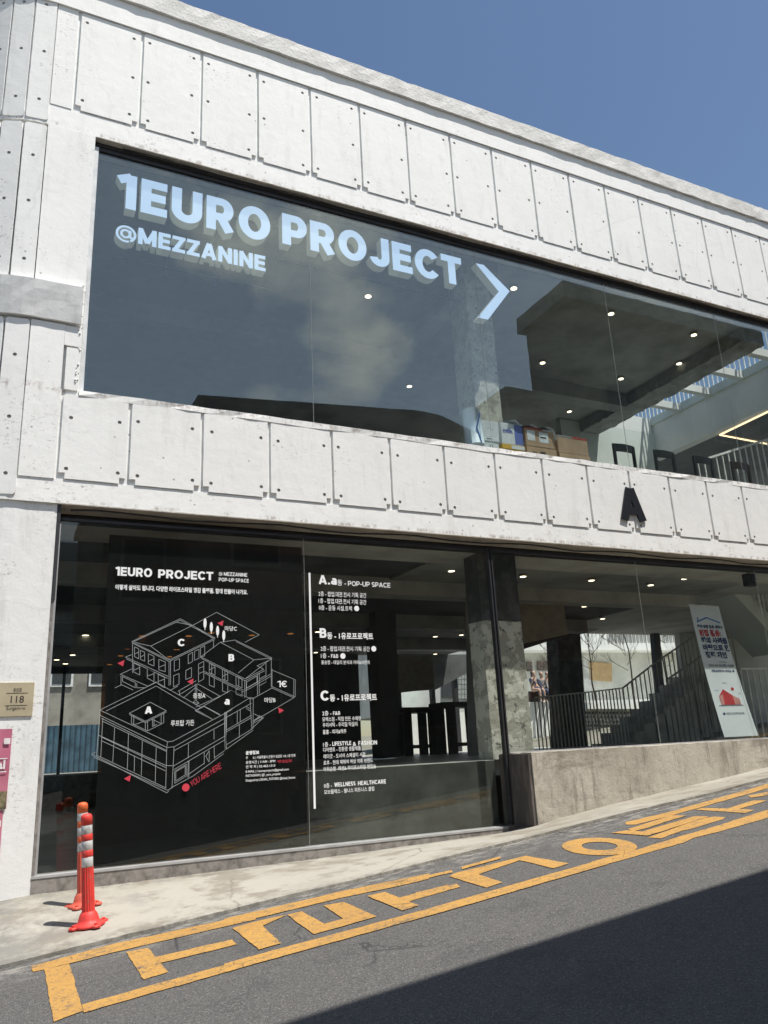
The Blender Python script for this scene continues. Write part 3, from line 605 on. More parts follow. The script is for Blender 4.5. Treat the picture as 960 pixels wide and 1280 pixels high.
# ---------------------------------------------------------------- lettering
def arc(cx, cy, rx_, ry_, a0, a1, n=14):
    return [(cx+rx_*math.cos(math.radians(a0+(a1-a0)*i/n)), cy+ry_*math.sin(math.radians(a0+(a1-a0)*i/n))) for i in range(n+1)]
def glyph(ch, t):
    h = t/2; G = {}
    top = 1-h
    def O(w): return [(arc(w/2, .5, w/2-h, .5-h+.012, 90, 450, 32), True)]
    if ch == 'E': return .60, [[(h, 0), (h, 1)], [(0, h), (.60, h)], [(h, .51), (.56, .51)], [(0, top), (.59, top)]]
    if ch == 'F': return .56, [[(h, 0), (h, 1)], [(h, .49), (.53, .49)], [(0, top), (.56, top)]]
    if ch == 'L': return .55, [[(h, 0), (h, 1)], [(0, h), (.55, h)]]
    if ch == 'H': return .70, [[(h, 0), (h, 1)], [(.70-h, 0), (.70-h, 1)], [(h, .5), (.7-h, .5)]]
    if ch == 'I': return t, [[(h, 0), (h, 1)]]
    if ch == '1': return .40, [[(.40-h, 0), (.40-h, 1)], [(.0, .80), (.40-h, .945)]]
    if ch == 'T': return .66, [[(.33, 0), (.33, 1)], [(0, top), (.66, top)]]
    if ch == 'O': return .80, O(.80)
    if ch == '0': return .62, O(.62)
    if ch == 'C': return .74, [arc(.40, .5, .40-h, .5-h+.012, 38, 322, 26)]
    if ch == 'G': return .78, [arc(.40, .5, .40-h, .5-h+.012, 38, 330, 26), [(.42, .46), (.78, .46)], [(.78-h, .46), (.78-h, .2)]]
    if ch == 'U': return .72, [[(h, 1), (h, .36)]+arc(.36, .36, .36-h, .36-h, 180, 360, 16)+[(.72-h, 1)]]
    if ch == 'J': return .58, [[(.58-h, 1), (.58-h, .31)]+arc(.29, .31, .29-h, .31-h, 0, -175, 14)]
    if ch == 'P': return .66, [[(h, 0), (h, 1)], [(h, top), (.38, top)]+arc(.38, (top+.40)/2, .66-h-.38, (top-.40)/2, 88, -90, 12)+[(h, .40)]]
    if ch == 'R': return .69, [[(h, 0), (h, 1)], [(h, top), (.38, top)]+arc(.38, (top+.42)/2, .66-h-.38, (top-.42)/2, 88, -90, 12)+[(h, .42)], [(.34, .44), (.69-h*1.05, 0)]]
    if ch == 'B': return .66, [[(h, 0), (h, 1)], [(h, top), (.36, top)]+arc(.36, (top+.52)/2, .62-h-.36, (top-.52)/2, 88, -90, 12)+[(h, .52)], [(h, .52), (.38, .52)]+arc(.38, (.52+h)/2, .66-h-.38, (.52-h)/2, 88, -90, 12)+[(h, h)]]
    if ch == 'D': return .72, [[(h, 0), (h, 1)], [(h, top), (.30, top)]+arc(.30, .5, .72-h-.30, .5-h, 88, -90, 16)+[(h, h)]]
    if ch == 'M': return .88, [[(h, 0), (h, 1)], [(.88-h, 0), (.88-h, 1)], [(h, 1-t*.2), (.44, t*.55)], [(.88-h, 1-t*.2), (.44, t*.55)]]
    if ch == 'N': return .72, [[(h, 0), (h, 1)], [(.72-h, 0), (.72-h, 1)], [(h*.9, .97), (.72-h*.9, .03)]]
    if ch == 'Z': return .64, [[(0, top), (.64, top)], [(0, h), (.64, h)], [(.64-h*1.15, top), (h*1.15, h)]]
    if ch == 'A': return .78, [[(h*.98, .0), (.39-h*.12, .99)], [(.78-h*.98, .0), (.39+h*.12, .99)], [(.2, .29), (.58, .29)]]
    if ch == 'V': return .74, [[(h, 1), (.37, 0)], [(.74-h, 1), (.37, 0)]]
    if ch == 'W': return 1.0, [[(h, 1), (.28, 0)], [(.5, 1), (.28, 0)], [(.5, 1), (.72, 0)], [(1-h, 1), (.72, 0)]]
    if ch == 'Y': return .72, [[(h, 1), (.36, .42)], [(.72-h, 1), (.36, .42)], [(.36, .45), (.36, 0)]]
    if ch == 'K': return .70, [[(h, 0), (h, 1)], [(h, .38), (.62, 1)], [(.25, .55), (.70-h, 0)]]
    if ch == 'S': return .62, [arc(.31, .735, .31-h, .265-h, 25, 270, 14)[:-1]+arc(.31, .26, .31-h, .25-h+.0, 90, -155, 14)]
    if ch == 'a': return .56, [arc(.26, .24, .26-h, .24-h, 0, 360, 18), [(.56-h, 0), (.56-h, .42)]+arc(.30, .50, .26-h, .24-h, 0, 150, 10)]
    if ch == '-': return .34, [[(0, .40), (.34, .40)]]
    if ch == '.': return t, [[(h, 0), (h, t)]]
    if ch == '@': return .98, [arc(.49, .42, .49-h*.6, .52-h*.6, -60, 290, 34), arc(.47, .43, .20, .22, 0, 360, 20), [(.68, .66), (.68, .36)]+arc(.78, .34, .10, .14, 180, 330, 8)]
    if ch == '€': return .74, [arc(.44, .5, .36-h*.6, .5-h, 42, 318, 22), [(0, .60), (.55, .60)], [(0, .42), (.52, .42)]]
    return .3, []
def stroke2d(pts, t, closed=False):
    """mitred strip around a polyline, returns (verts, quads)"""
    P = [Vector((p[0], p[1])) for p in pts]; n = len(P); h = t/2
    closed = closed or (n > 6 and (P[0]-P[-1]).length < 1e-4)
    if closed and (P[0]-P[-1]).length < 1e-4: P = P[:-1]; n -= 1
    L_, R_ = [], []
    for i in range(n):
        a = P[i]-P[i-1] if (i > 0 or closed) else P[i+1]-P[i]
        b = P[(i+1) % n]-P[i] if (i < n-1 or closed) else P[i]-P[i-1]
        if a.length < 1e-9: a = b
        if b.length < 1e-9: b = a
        a = a.normalized(); b = b.normalized(); m_ = (a+b)
        m_ = m_.normalized() if m_.length > 1e-6 else a
        nn = Vector((-m_.y, m_.x)); c = max(.35, nn.dot(Vector((-a.y, a.x))))
        L_.append(P[i]+nn*h/c); R_.append(P[i]-nn*h/c)
    vs = L_+R_; m2 = n if closed else n-1
    return vs, [(i, (i+1) % n, n+(i+1) % n, n+i) for i in range(m2)]
def word2d(s, t, gap=.10, space=.30):
    """list of (char, x0, strokes) plus the total width"""
    x = 0; out_ = []
    for ch in s:
        if ch == ' ': x += space; continue
        w_, st = glyph(ch, t); out_.append((ch, x, st)); x += w_+gap
    return out_, x-gap
def letter_mb(mb, st, t, x0, O_, U_, V_, thick, nrm, k0=0):
    if len(st) == 3 and len(st[0]) == 35: t = t*.56
    for k_, s_ in enumerate(st):
        if isinstance(s_, tuple): s_ = s_[0]
        vs, q = stroke2d(s_, t); n = len(vs); off = nrm*(thick+.0003*(k_+k0)); bk = nrm*0
        v3 = [O_+U_*(x0+v.x)+V_*v.y for v in vs]
        # solid strip: front, back and sides
        m_ = n//2; F = [v+off for v in v3]; Bk = [v+bk for v in v3]
        fs = [tuple(reversed(f)) for f in q] + [tuple(i+n for i in f) for f in q]
        closed = len(q) == m_
        for f in q: fs += [(f[0], f[1], f[1]+n, f[0]+n), (f[2], f[3], f[3]+n, f[2]+n)]
        if not closed: fs += [(0, m_, m_+n, n), (m_-1, n-1, 2*n-1, m_-1+n)]
        mb.add(F+Bk, fs)
def frame_from_px(x0, y0, x1, hpx, Y, xw):
    """word baseline start, right end and cap height in the picture of the facade plane -> origin, unit vectors"""
    O_ = aY(x0, y0, Y); E_ = None
    # right end on the same world height
    d = None; lo, hi = O_.x, O_.x+20
    wv = None
    # solve world x where the projected column equals x1
    def prx(xw_):
        v = Vector((xw_, Y, O_.z))-CAM; return 480+FPX*v.dot(RR)/v.dot(_f)
    for _ in range(50):
        md = (lo+hi)/2
        if prx(md) < x1: lo = md
        else: hi = md
    T_ = aY(x0, y0-hpx, Y)
    return O_, Vector(((lo-O_.x)/xw, 0, 0)), Vector((0, 0, T_.z-O_.z))
FN = Vector((0, -1, 0))
def word_px(s, x0, y0, x1, hpx, t, Y, m, parent, each=False, thick=.0012, name='letter', gap=.10, space=.30):
    lst, wid = word2d(s, t, gap, space); O_, U_, V_ = frame_from_px(x0, y0, x1, hpx, Y-(thick if thick > .02 else 0), wid)
    O_ = Vector((O_.x, Y, O_.z))
    mb = MB()
    for ch, xx, st in lst:
        if each: mb = MB()
        letter_mb(mb, st, t, xx, O_, U_, V_, thick, FN)
        if each:
            ob_ = mb.build(name, m, parent)
            if isinstance(m, list):
                for p_ in ob_.data.polygons: p_.material_index = 0 if p_.normal.y < -.9 else 1
    if not each: return mb.build(name, m, parent)
TXT = {}
def text2d(body, off):
    k_ = (body, off)
    if k_ in TXT: return TXT[k_]
    c = bpy.data.curves.new('t', 'FONT'); c.body = body; c.size = 1; c.offset = off; c.resolution_u = 2
    ob = bpy.data.objects.new('t', c); COL.objects.link(ob)
    dg = bpy.context.evaluated_depsgraph_get(); me = bpy.data.meshes.new_from_object(ob.evaluated_get(dg))
    vs = [(v.co.x, v.co.y) for v in me.vertices]; fs = [tuple(p.vertices) for p in me.polygons]
    bpy.data.objects.remove(ob); bpy.data.meshes.remove(me)
    xs = [v[0] for v in vs]; x0, x1 = min(xs), max(xs)
    TXT[k_] = ([((v[0]-x0), v[1]) for v in vs], fs, x1-x0); return TXT[k_]
def text_px(body, x0, y0, x1, hpx, Y, m, parent, name='text_line', off=.018, capy=.72):
    vs, fs, wid = text2d(body, off); O_, U_, V_ = frame_from_px(x0, y0, x1, hpx, Y, wid)
    mb = MB(); mb.add([O_+U_*v[0]+V_*(v[1]/capy) for v in vs], fs); return mb.build(name, m, parent)
# big letters stood just off the upper glass
LY = GY+.160
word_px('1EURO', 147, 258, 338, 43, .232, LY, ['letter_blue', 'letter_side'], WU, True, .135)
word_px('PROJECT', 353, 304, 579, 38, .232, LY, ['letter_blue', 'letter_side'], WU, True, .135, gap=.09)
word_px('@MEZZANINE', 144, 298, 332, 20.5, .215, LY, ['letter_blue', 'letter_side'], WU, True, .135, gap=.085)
mb = MB()
ch = [(595, 328), (604, 330), (637, 363), (612, 399), (600, 398), (624, 363)]
ch = [(594.5, 329), (604.5, 331), (637, 364), (610, 399.5), (597.5, 397), (623.5, 364.5)]
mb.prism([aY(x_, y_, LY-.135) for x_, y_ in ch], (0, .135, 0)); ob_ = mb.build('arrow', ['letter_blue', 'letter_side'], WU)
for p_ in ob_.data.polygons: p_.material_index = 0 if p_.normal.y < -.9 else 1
for z_ in (8.12, 7.66, 7.50, 7.20):
    mb = MB(); mb.box(.9, 5.55 if z_ > 7.6 else 2.7, LY+.002, LY+.018, z_-.10, z_-.085); mb.build('letter_rail', 'steel', WU)
for x_, a_, b_ in ((2.05, 7.4, 8.33), (1.45, 7.0, 7.56), (2.05, 7.0, 7.4), (4.7, 7.6, 8.33), (5.4, 7.6, 8.33)):
    mb = MB(); mb.box(x_, x_+.035, LY+.02, LY+.04, a_, b_); mb.build('letter_rail', 'steel', WU)
# small white lettering on the lower glass
TY = GY-.0012
word_px('1EURO', 144.3, 719.4, 190, 11.0, .215, TY, 'vinyl', WL, gap=.07)
word_px('PROJECT', 197.5, 722.3, 266.5, 10.7, .215, TY, 'vinyl', WL, gap=.07)
word_px('@ MEZZANINE', 273.5, 719.3, 309, 4.6, .17, TY, 'vinyl', WL)
word_px('POP-UP SPACE', 273.5, 726.6, 311, 4.6, .17, TY, 'vinyl', WL)
text_px('이렇게 살아도 됩니다. 다양한 라이프스타일 영감 플랫폼. 함께 만들어 나가요.', 144, 736.3, 309.5, 5.0, TY, 'vinyl', WL, off=.03)
def V(body, x0, y0, x1, h=5.0, m='vinyl', off=.007): return text_px(body, x0, y0, x1, h, TY, m, WL, off=off)
word_px('A.a', 398.4, 730.0, 421, 11.2, .20, TY, 'vinyl', WL); V('동 -', 421.8, 731.3, 432.6, 6); word_px('POP-UP SPACE', 435, 732.2, 488, 6.0, .15, TY, 'vinyl', WL)
V('2층 - 팝업.대관.전시 기획 공간', 398.2, 744.6, 458); V('1층 - 팝업.대관.전시 기획 공간', 398.3, 753.4, 458); V('0층 - 운동 시설.트랙', 398.7, 762, 440)
word_px('B', 399.7, 797.2, 408.2, 12, .22, TY, 'vinyl', WL); V('동 - 1유로프로젝트', 409, 798, 466.6, 6.6, off=.025)
V('2층 - 팝업.대관.전시 기획 공간', 401, 813.3, 462.3); V('1층 - F&B', 401.2, 822.3, 423); V('홍승정 - 데일리 분식과 커피&브런치', 401.6, 830, 462, 4)
word_px('C', 400.7, 875.8, 411.3, 12.4, .22, TY, 'vinyl', WL); V('동 - 1유로프로젝트', 412.3, 876, 471.3, 6.8, off=.025)
V('2층 - F&B', 402.9, 894.2, 425.4, 4.8); V('모벡스점 - 직접 만든 수제청', 402.9, 901.6, 451, 4.4); V('우리서탁 - 우리밀 막걸리', 403.3, 908.7, 446.8, 4.4); V('홀홀 - 피자&맥주', 403.6, 917.4, 433, 4.4)
V('1층 -', 404, 933.3, 413.5, 4.8); word_px('LIFESTYLE', 415.5, 932.4, 439, 5.2, .18, TY, 'vinyl', WL); V('&', 441, 932.3, 445.3, 5); word_px('FASHION', 448, 931.6, 471.3, 5.2, .18, TY, 'vinyl', WL)
V('디아멘토 - 친환경 생활제품', 404, 939.7, 451, 4.4); V('레더굿 - 도시어 스페셜티 서점', 404.4, 948, 456.5, 4.4); V('로후 - 현대 재해석 여성 의류 브랜드', 404.4, 956, 466, 4.4); V('아워순환 -패션& 라이프스타일 편집숍', 404.4, 964, 470, 4.4)
V('0층 -', 405, 984.8, 415, 4.8); word_px('WELLNESS', 418, 983.6, 444.5, 5.2, .18, TY, 'vinyl', WL); word_px('HEALTHCARE', 447.5, 981.7, 482.5, 5.2, .18, TY, 'vinyl', WL)
V('모브플렉스 - 웰니스 피트니스 클럽', 405.3, 992.6, 467.8, 4.4)
V('운영정보', 307.2, 943, 324, 3.6, off=.04)
for s_, y_, x_ in (('주       소 | 서울특별시 은평구 응암로 118, 1층 전체', 949, 369), ('운영시간 | 11AM - 8PM', 954.7, 344), ('연 락 처 | 02-462-1313', 960.3, 344), ('E-MAIL | 1europrojects@gmail.com', 966, 361), ('INSTAGRAM | @1_euro_projects', 971.2, 350.5), ('Designed by LOKAAL_FUTURES @lokaal_futures', 977, 369)):
    V(s_, 307.3, y_, x_, 3.0)
V('*매주 월요일 휴무', 346.5, 953.6, 365, 3.0, 'vinyl_red')
for cx_, cy_ in ((445.8, 760.6), (467.2, 811), (428.6, 820)):
    mb = MB(); c_ = aY(cx_, cy_, TY); mb.prism([c_+Vector((.031*math.cos(t_*math.pi/8), 0, .031*math.sin(t_*math.pi/8))) for t_ in range(16)], (0, -.0008, 0)); mb.build('badge', 'vinyl', WL)
mb = MB(); p0, p1 = aY(386.8, 716, TY), aY(392.7, 1011, TY); mb.box(p0.x-.011, p0.x+.011, TY-.001, TY, p1.z, p0.z); mb.build('rule_line', 'vinyl', WL)
# isometric map of the block
MAP = []
def q1(*p): MAP.append([(110+x/5.333, 690+y/5.333) for x, y in p])
def q2(*p): MAP.append([(220+x/5.333, 740+y/5.333) for x, y in p])
def q3(*p): MAP.append([(110+x/5.333, 850+y/5.333) for x, y in p])
def q4(*p): MAP.append([(200+x/5.333, 850+y/5.333) for x, y in p])
def win(f, a, b, c, d): f(a, b, c, d, a)
q1((290, 598), (615, 445), (848, 573), (540, 720), (290, 598)); q1((303, 598), (615, 455), (835, 574)); q1((296, 607), (540, 730), (845, 583)); q1((418, 627), (705, 485)); q1((310, 600), (350, 612), (418, 627), (520, 705), (545, 714)); q1((590, 468), (700, 490), (830, 575))
q1((705, 485), (857, 402), (960, 458)); q2((270, 135), (555, 285), (460, 335))
q1((297, 607), (297, 805)); q1((540, 730), (540, 890)); q1((550, 728), (550, 885)); q1((838, 585), (836, 640))
for a in ([(310, 632), (338, 645), (338, 712), (310, 697)], [(350, 655), (378, 668), (378, 728), (350, 715)], [(402, 678), (440, 695), (440, 760), (402, 745)], [(472, 715), (515, 733), (515, 798), (472, 785)], [(575, 725), (610, 710), (610, 780), (575, 795)], [(668, 685), (697, 668), (697, 730), (668, 745)], [(710, 662), (740, 648), (740, 708), (710, 722)], [(750, 640), (778, 625), (778, 692), (750, 704)], [(305, 740), (345, 758), (345, 820), (305, 800)], [(395, 778), (440, 800), (440, 865), (395, 840)], [(468, 815), (510, 835), (510, 905), (468, 880)], [(570, 825), (607, 810), (607, 880), (570, 900)], [(652, 790), (690, 770), (690, 835), (652, 850)]): win(q1, *a)
for a in ([(312, 680), (336, 668)], [(352, 700), (376, 685)], [(404, 728), (438, 712)], [(474, 768), (513, 752)], [(307, 788), (343, 770)], [(397, 826), (438, 812)], [(470, 862), (508, 848)]): q1(*a)
q1((290, 685), (250, 700), (535, 830)); q1((255, 712), (530, 842)); q1((290, 780), (215, 815), (400, 895), (455, 865)); q1((220, 825), (220, 890)); win(q1, (230, 830), (315, 870), (315, 905), (230, 862)); q1((180, 905), (225, 885), (300, 920)); q1((325, 875), (325, 905), (380, 905))
q2((165, 432), (295, 335), (395, 320), (640, 440), (460, 580), (165, 432)); q2((295, 335), (520, 452), (635, 440)); q2((520, 452), (415, 540)); q2((460, 580), (585, 515), (540, 492), (638, 447)); q2((170, 443), (460, 592), (590, 525)); q2((400, 330), (630, 445))
for a in ([(458, 592), (458, 705)], [(468, 590), (468, 700)], [(543, 545), (543, 690)], [(555, 540), (555, 680)], [(600, 475), (600, 600)], [(635, 450), (635, 630)], [(458, 650), (635, 545)], [(470, 640), (545, 600)], [(458, 662), (635, 560)], [(190, 530), (450, 655)], [(190, 540), (450, 666)]): q2(*a)
for a in ([(222, 475), (260, 495), (260, 555), (222, 537)], [(310, 515), (345, 530), (345, 595), (310, 580)], [(400, 560), (440, 578), (440, 640), (400, 620)], [(222, 555), (255, 570), (255, 635), (222, 620)], [(310, 600), (345, 615), (345, 672), (310, 660)], [(400, 645), (440, 660), (440, 695), (400, 680)], [(470, 600), (540, 560), (540, 600), (470, 640)], [(150, 480), (185, 462), (185, 580), (150, 600)], [(555, 580), (600, 555), (600, 600), (555, 625)]): win(q2, *a)
q2((150, 510), (185, 495)); q2((150, 545), (185, 530)); q2((238, 485), (238, 547)); q2((326, 522), (326, 588)); q2((418, 568), (418, 630)); q2((222, 520), (260, 500)); q2((310, 562), (345, 545))
q2((640, 520), (795, 585), (795, 700), (640, 630)); q2((640, 512), (640, 640)); q2((785, 585), (785, 705), (520, 860)); q2((505, 715), (640, 640), (785, 705))
q2((130, 790), (365, 655), (470, 700)); q2((130, 790), (240, 850)); q2((185, 762), (300, 825)); q2((365, 655), (500, 712))
q3((78, 200), (455, 15), (750, 180)); q3((120, 207), (455, 40), (830, 262)); q3((78, 200), (530, 412), (565, 408), (960, 197)); q3((80, 235), (525, 450), (575, 445), (960, 228)); q3((90, 255), (525, 470)); q3((575, 470), (915, 285)); q3((530, 412), (525, 450)); q3((78, 200), (80, 235))
q3((275, 222), (415, 148), (522, 205), (382, 275), (275, 222)); q3((275, 230), (382, 284), (522, 213))
for a in ([(290, 235), (290, 290)], [(305, 240), (305, 300)], [(382, 280), (382, 335)], [(397, 276), (397, 338)], [(505, 218), (505, 285)], [(488, 228), (488, 292)], [(430, 262), (430, 310)], [(440, 262), (440, 306)], [(290, 290), (397, 340)], [(305, 300), (372, 275)], [(400, 338), (505, 285)], [(435, 265), (490, 292)], [(430, 310), (460, 295)]): q3(*a)
for a in ([(78, 235), (58, 500)], [(98, 255), (85, 515)], [(178, 318), (165, 545)], [(270, 360), (262, 595)], [(362, 405), (355, 635)], [(455, 450), (448, 680)], [(525, 450), (518, 715)], [(310, 510), (308, 610)], [(98, 275), (520, 475)], [(70, 368), (520, 570), (572, 572), (910, 375)], [(90, 380), (518, 583)], [(92, 405), (515, 605)], [(25, 495), (50, 480)], [(25, 495), (525, 752), (540, 738)], [(40, 515), (530, 735), (565, 715)], [(55, 500), (520, 720)], [(574, 445), (560, 715)], [(670, 425), (668, 520)], [(840, 330), (840, 395)], [(910, 215), (912, 470)], [(920, 215), (922, 460)], [(668, 540), (665, 650)], [(673, 540), (672, 648)], [(775, 480), (775, 560)], [(808, 470), (808, 545)], [(840, 440), (843, 525)], [(572, 598), (910, 400)], [(560, 715), (700, 640), (905, 490)], [(668, 630), (775, 555)], [(843, 518), (910, 470)], [(785, 505), (805, 545)], [(785, 510), (805, 475)]): q3(*a)
win(q3, (578, 608), (655, 562), (655, 640), (578, 688)); win(q3, (585, 612), (648, 574), (648, 632), (585, 672))
for a in ([(435, 215), (432, 470)], [(445, 215), (440, 460)], [(440, 250), (610, 155)], [(440, 335), (610, 235)], [(440, 347), (610, 250)], [(515, 205), (515, 290)], [(535, 195), (535, 280)], [(600, 120), (612, 330)], [(622, 120), (620, 325)], [(440, 215), (600, 118), (622, 120)], [(445, 430), (600, 335), (690, 250)], [(440, 462), (620, 335)], [(620, 290), (690, 250)], [(620, 270), (680, 240)], [(625, 225), (690, 255)], [(625, 280), (665, 235)], [(530, 295), (528, 385)], [(570, 175), (600, 190)], [(575, 190), (600, 205)]): q4(*a)
for a in ([(545, 70), (600, 40)], [(600, 75), (720, 5)], [(605, 100), (730, 25), (880, 108)], [(635, 120), (715, 52), (825, 125)], [(715, 28), (715, 130)], [(725, 28), (725, 130)], [(720, 180), (880, 108)], [(715, 205), (775, 175), (880, 230)], [(715, 205), (825, 262)], [(700, 150), (740, 155), (718, 132), (700, 150), (718, 165), (740, 155)], [(610, 75), (610, 100)]): q3(*a)
mb = MB()
for li, pl in enumerate(MAP):
    w3 = [aY(x_, y_, TY) for x_, y_ in pl]; pts = [(p.x, p.z) for p in w3]
    for a, b in zip(pts[:-1], pts[1:]):
        d = math.hypot(b[0]-a[0], b[1]-a[1]); 
        if d < 1e-6: continue
        ux, uz = (b[0]-a[0])/d, (b[1]-a[1])/d; wl = .0018; nx_, nz_ = -uz*wl, ux*wl; e = .001
        yy = TY-.0004*(li % 3)
        mb.add([(a[0]-ux*e+nx_, yy, a[1]-uz*e+nz_), (b[0]+ux*e+nx_, yy, b[1]+uz*e+nz_), (b[0]+ux*e-nx_, yy, b[1]+uz*e-nz_), (a[0]-ux*e-nx_, yy, a[1]-uz*e-nz_)], [(0, 1, 2, 3)])
mb.build('map_drawing', 'vinyl_line', WL)
word_px('A', 180.9, 892.2, 190.3, 9, .24, TY, 'vinyl', WL); word_px('C', 222, 807.6, 231, 9, .23, TY, 'vinyl', WL); word_px('B', 285.6, 826.6, 292.8, 9, .23, TY, 'vinyl', WL); word_px('a', 280.4, 881, 287, 9.6, .2, TY, 'vinyl', WL); word_px('1€', 347, 859, 358.8, 8, .14, TY, 'vinyl', WL, gap=.06)
V('마당C', 281, 788, 296, 4.8); V('마당B', 330.6, 877.8, 344.5, 5); V('중정A', 241.3, 872.5, 256.8, 5.2); V('루프탑 가든', 213.5, 907.2, 242.8, 5.8)
mb = MB()
for cx_, cy_ in ((780, 475), (822, 500), (864, 525), (905, 555)):
    c_ = aY(110+cx_/5.333, 690+cy_/5.333, TY); mb.prism([c_+Vector((.016*math.cos(t_*math.pi/7), 0, .052*math.sin(t_*math.pi/7))) for t_ in range(14)], (0, -.0008, 0)); mb.box(c_.x-.003, c_.x+.003, TY-.0008, TY, c_.z-.07, c_.z-.052)
mb.build('tree_symbol', 'vinyl', WL)
for (cx_, cy_), dr in (((151.6, 829), 1), ((276, 779), 1), ((238.4, 852), 1), ((159.7, 973), 1), ((351, 888), -1)):
    mb = MB(); c_ = aY(cx_, cy_, TY); mb.prism([c_+Vector((-.035*dr, 0, .0)), c_+Vector((.028*dr, 0, .03)), c_+Vector((.018*dr, 0, -.03))], (0, -.0008, 0)); mb.build('arrow_marker', 'vinyl_red', WL)
mb = MB(); c_ = aY(232.3, 984.3, TY); mb.prism([c_+Vector((.036*math.cos(t_*math.pi/9), 0, .036*math.sin(t_*math.pi/9))) for t_ in range(18)], (0, -.0008, 0)); mb.build('location_dot', 'vinyl_red', WL)
lst, wid = word2d('YOU ARE HERE', .10); a_ = aY(239, 984, TY); b_ = aY(277, 960, TY); U_ = (b_-a_)/wid; V_ = Vector((-.015, 0, .052))
mb = MB()
for c0, xx, st in lst: letter_mb(mb, st, .10, xx, a_, U_, V_, .0006, FN)
mb.build('text_line', 'vinyl_red', WL)

# the black letter A fixed to the spandrel
lst, wid = word2d('A', .22)
Aa = aY(777, 651, 0); Ab = aY(806, 653, 0); mb = MB()
h_ = aY(783, 611, 0).z-aY(783, 651.5, 0).z
letter_mb(mb, lst[0][2], .22, 0, Vector((7.655, -.010, 4.462)), Vector((.46/.78, 0, 0)), Vector((0, 0, .475)), .020, FN)
for x_, z_ in ((7.75, 4.55), (7.99, 4.55), (7.87, 4.85)): mb.box(x_-.01, x_+.01, -.0105, .0, z_-.01, z_+.01)
tag(mb.build('wall_letter', 'letter_black'), 'large black capital letter A fixed to the white panelled wall above the lower windows', 'letter')

# ---------------------------------------------------------------- street things on the left pier
PY = .032
SG = thing('street_number_plate', (.25, PY, 2.04), 'beige street number plate reading 118 on the white corner pier', 'sign')
mb = MB(); mb.box(.085, .388, PY-.012, PY-.0015, 2.035, 2.335); mb.build('plate', 'plate_beige', SG, bevel=.003)
SY = PY-.0132
text_px('응암로', 16.5, 864.5, 27.2, 4, SY, 'print_brown', SG, off=.01)
text_px('118', 13, 878.5, 29.8, 8.4, SY, 'print_brown', SG, off=.012, capy=.68); text_px('Eungam-ro', 8, 887.5, 31.5, 4.6, SY, 'print_brown', SG, off=.005)
mb = MB(); p_ = aY(8, 866.5, SY); p2 = aY(35, 865.5, SY); mb.box(p_.x, p2.x, SY-.0006, SY, p_.z-.002, p_.z+.002); p_ = aY(6, 882, SY); p2 = aY(34, 881, SY); mb.box(p_.x, p2.x, SY-.0006, SY, p_.z-.002, p_.z+.002); mb.build('line', 'print_brown', SG)
def street_banner(zt, zb, xr, label, dx):
    S = thing('wall_banner', (.1, PY, zb), label, 'banner')
    mb = MB(); n = 8; vs = []
    for i in range(n+1):
        for j in range(3):
            vs.append((-.18+(xr+.18)*j/2+dx*(0), PY-.006-.006*math.sin(i*1.3+j), zb+(zt-zb)*i/n))
    mb.add(vs, [(i*3+j, i*3+j+1, (i+1)*3+j+1, (i+1)*3+j) for i in range(n) for j in range(2)]); mb.build('cloth', 'pink', S, smooth=True)
    mb = MB(); mb.box(xr-.06, xr-.01, PY-.0150, PY-.014, zt-.13, zt-.08); mb.build('printed_square', 'print_white', S)
    mb = MB(); h = (zt-zb); mb.box(-.17, xr-.003, PY-.0145, PY-.0138, zb+.0, zb+h*.22); mb.build('printed_picture', 'banner_photo', S)
    vs, fs, wid = text2d('Festival', .03); s_ = .30/wid; mb = MB(); mb.add([(xr-.335+v[0]*s_, PY-.0148, zt-h*.5+v[1]*s_) for v in vs], fs); mb.build('text_line', 'print_white', S)
    mb = MB(); mb.box(xr-.2, xr-.02, PY-.0148, PY-.014, zt-h*.47+.06, zt-h*.47+.068); mb.box(xr-.16, xr-.02, PY-.0148, PY-.014, zt-h*.5-.03, zt-h*.5-.022); mb.build('printed_line', 'print_white', S)
    return S
street_banner(1.93, 1.26, .235, 'pink cloth festival banner on the corner pier just under the number plate', 0)
street_banner(1.25, .50, .215, 'lower pink cloth festival banner reaching down the corner pier towards the ground', 0)

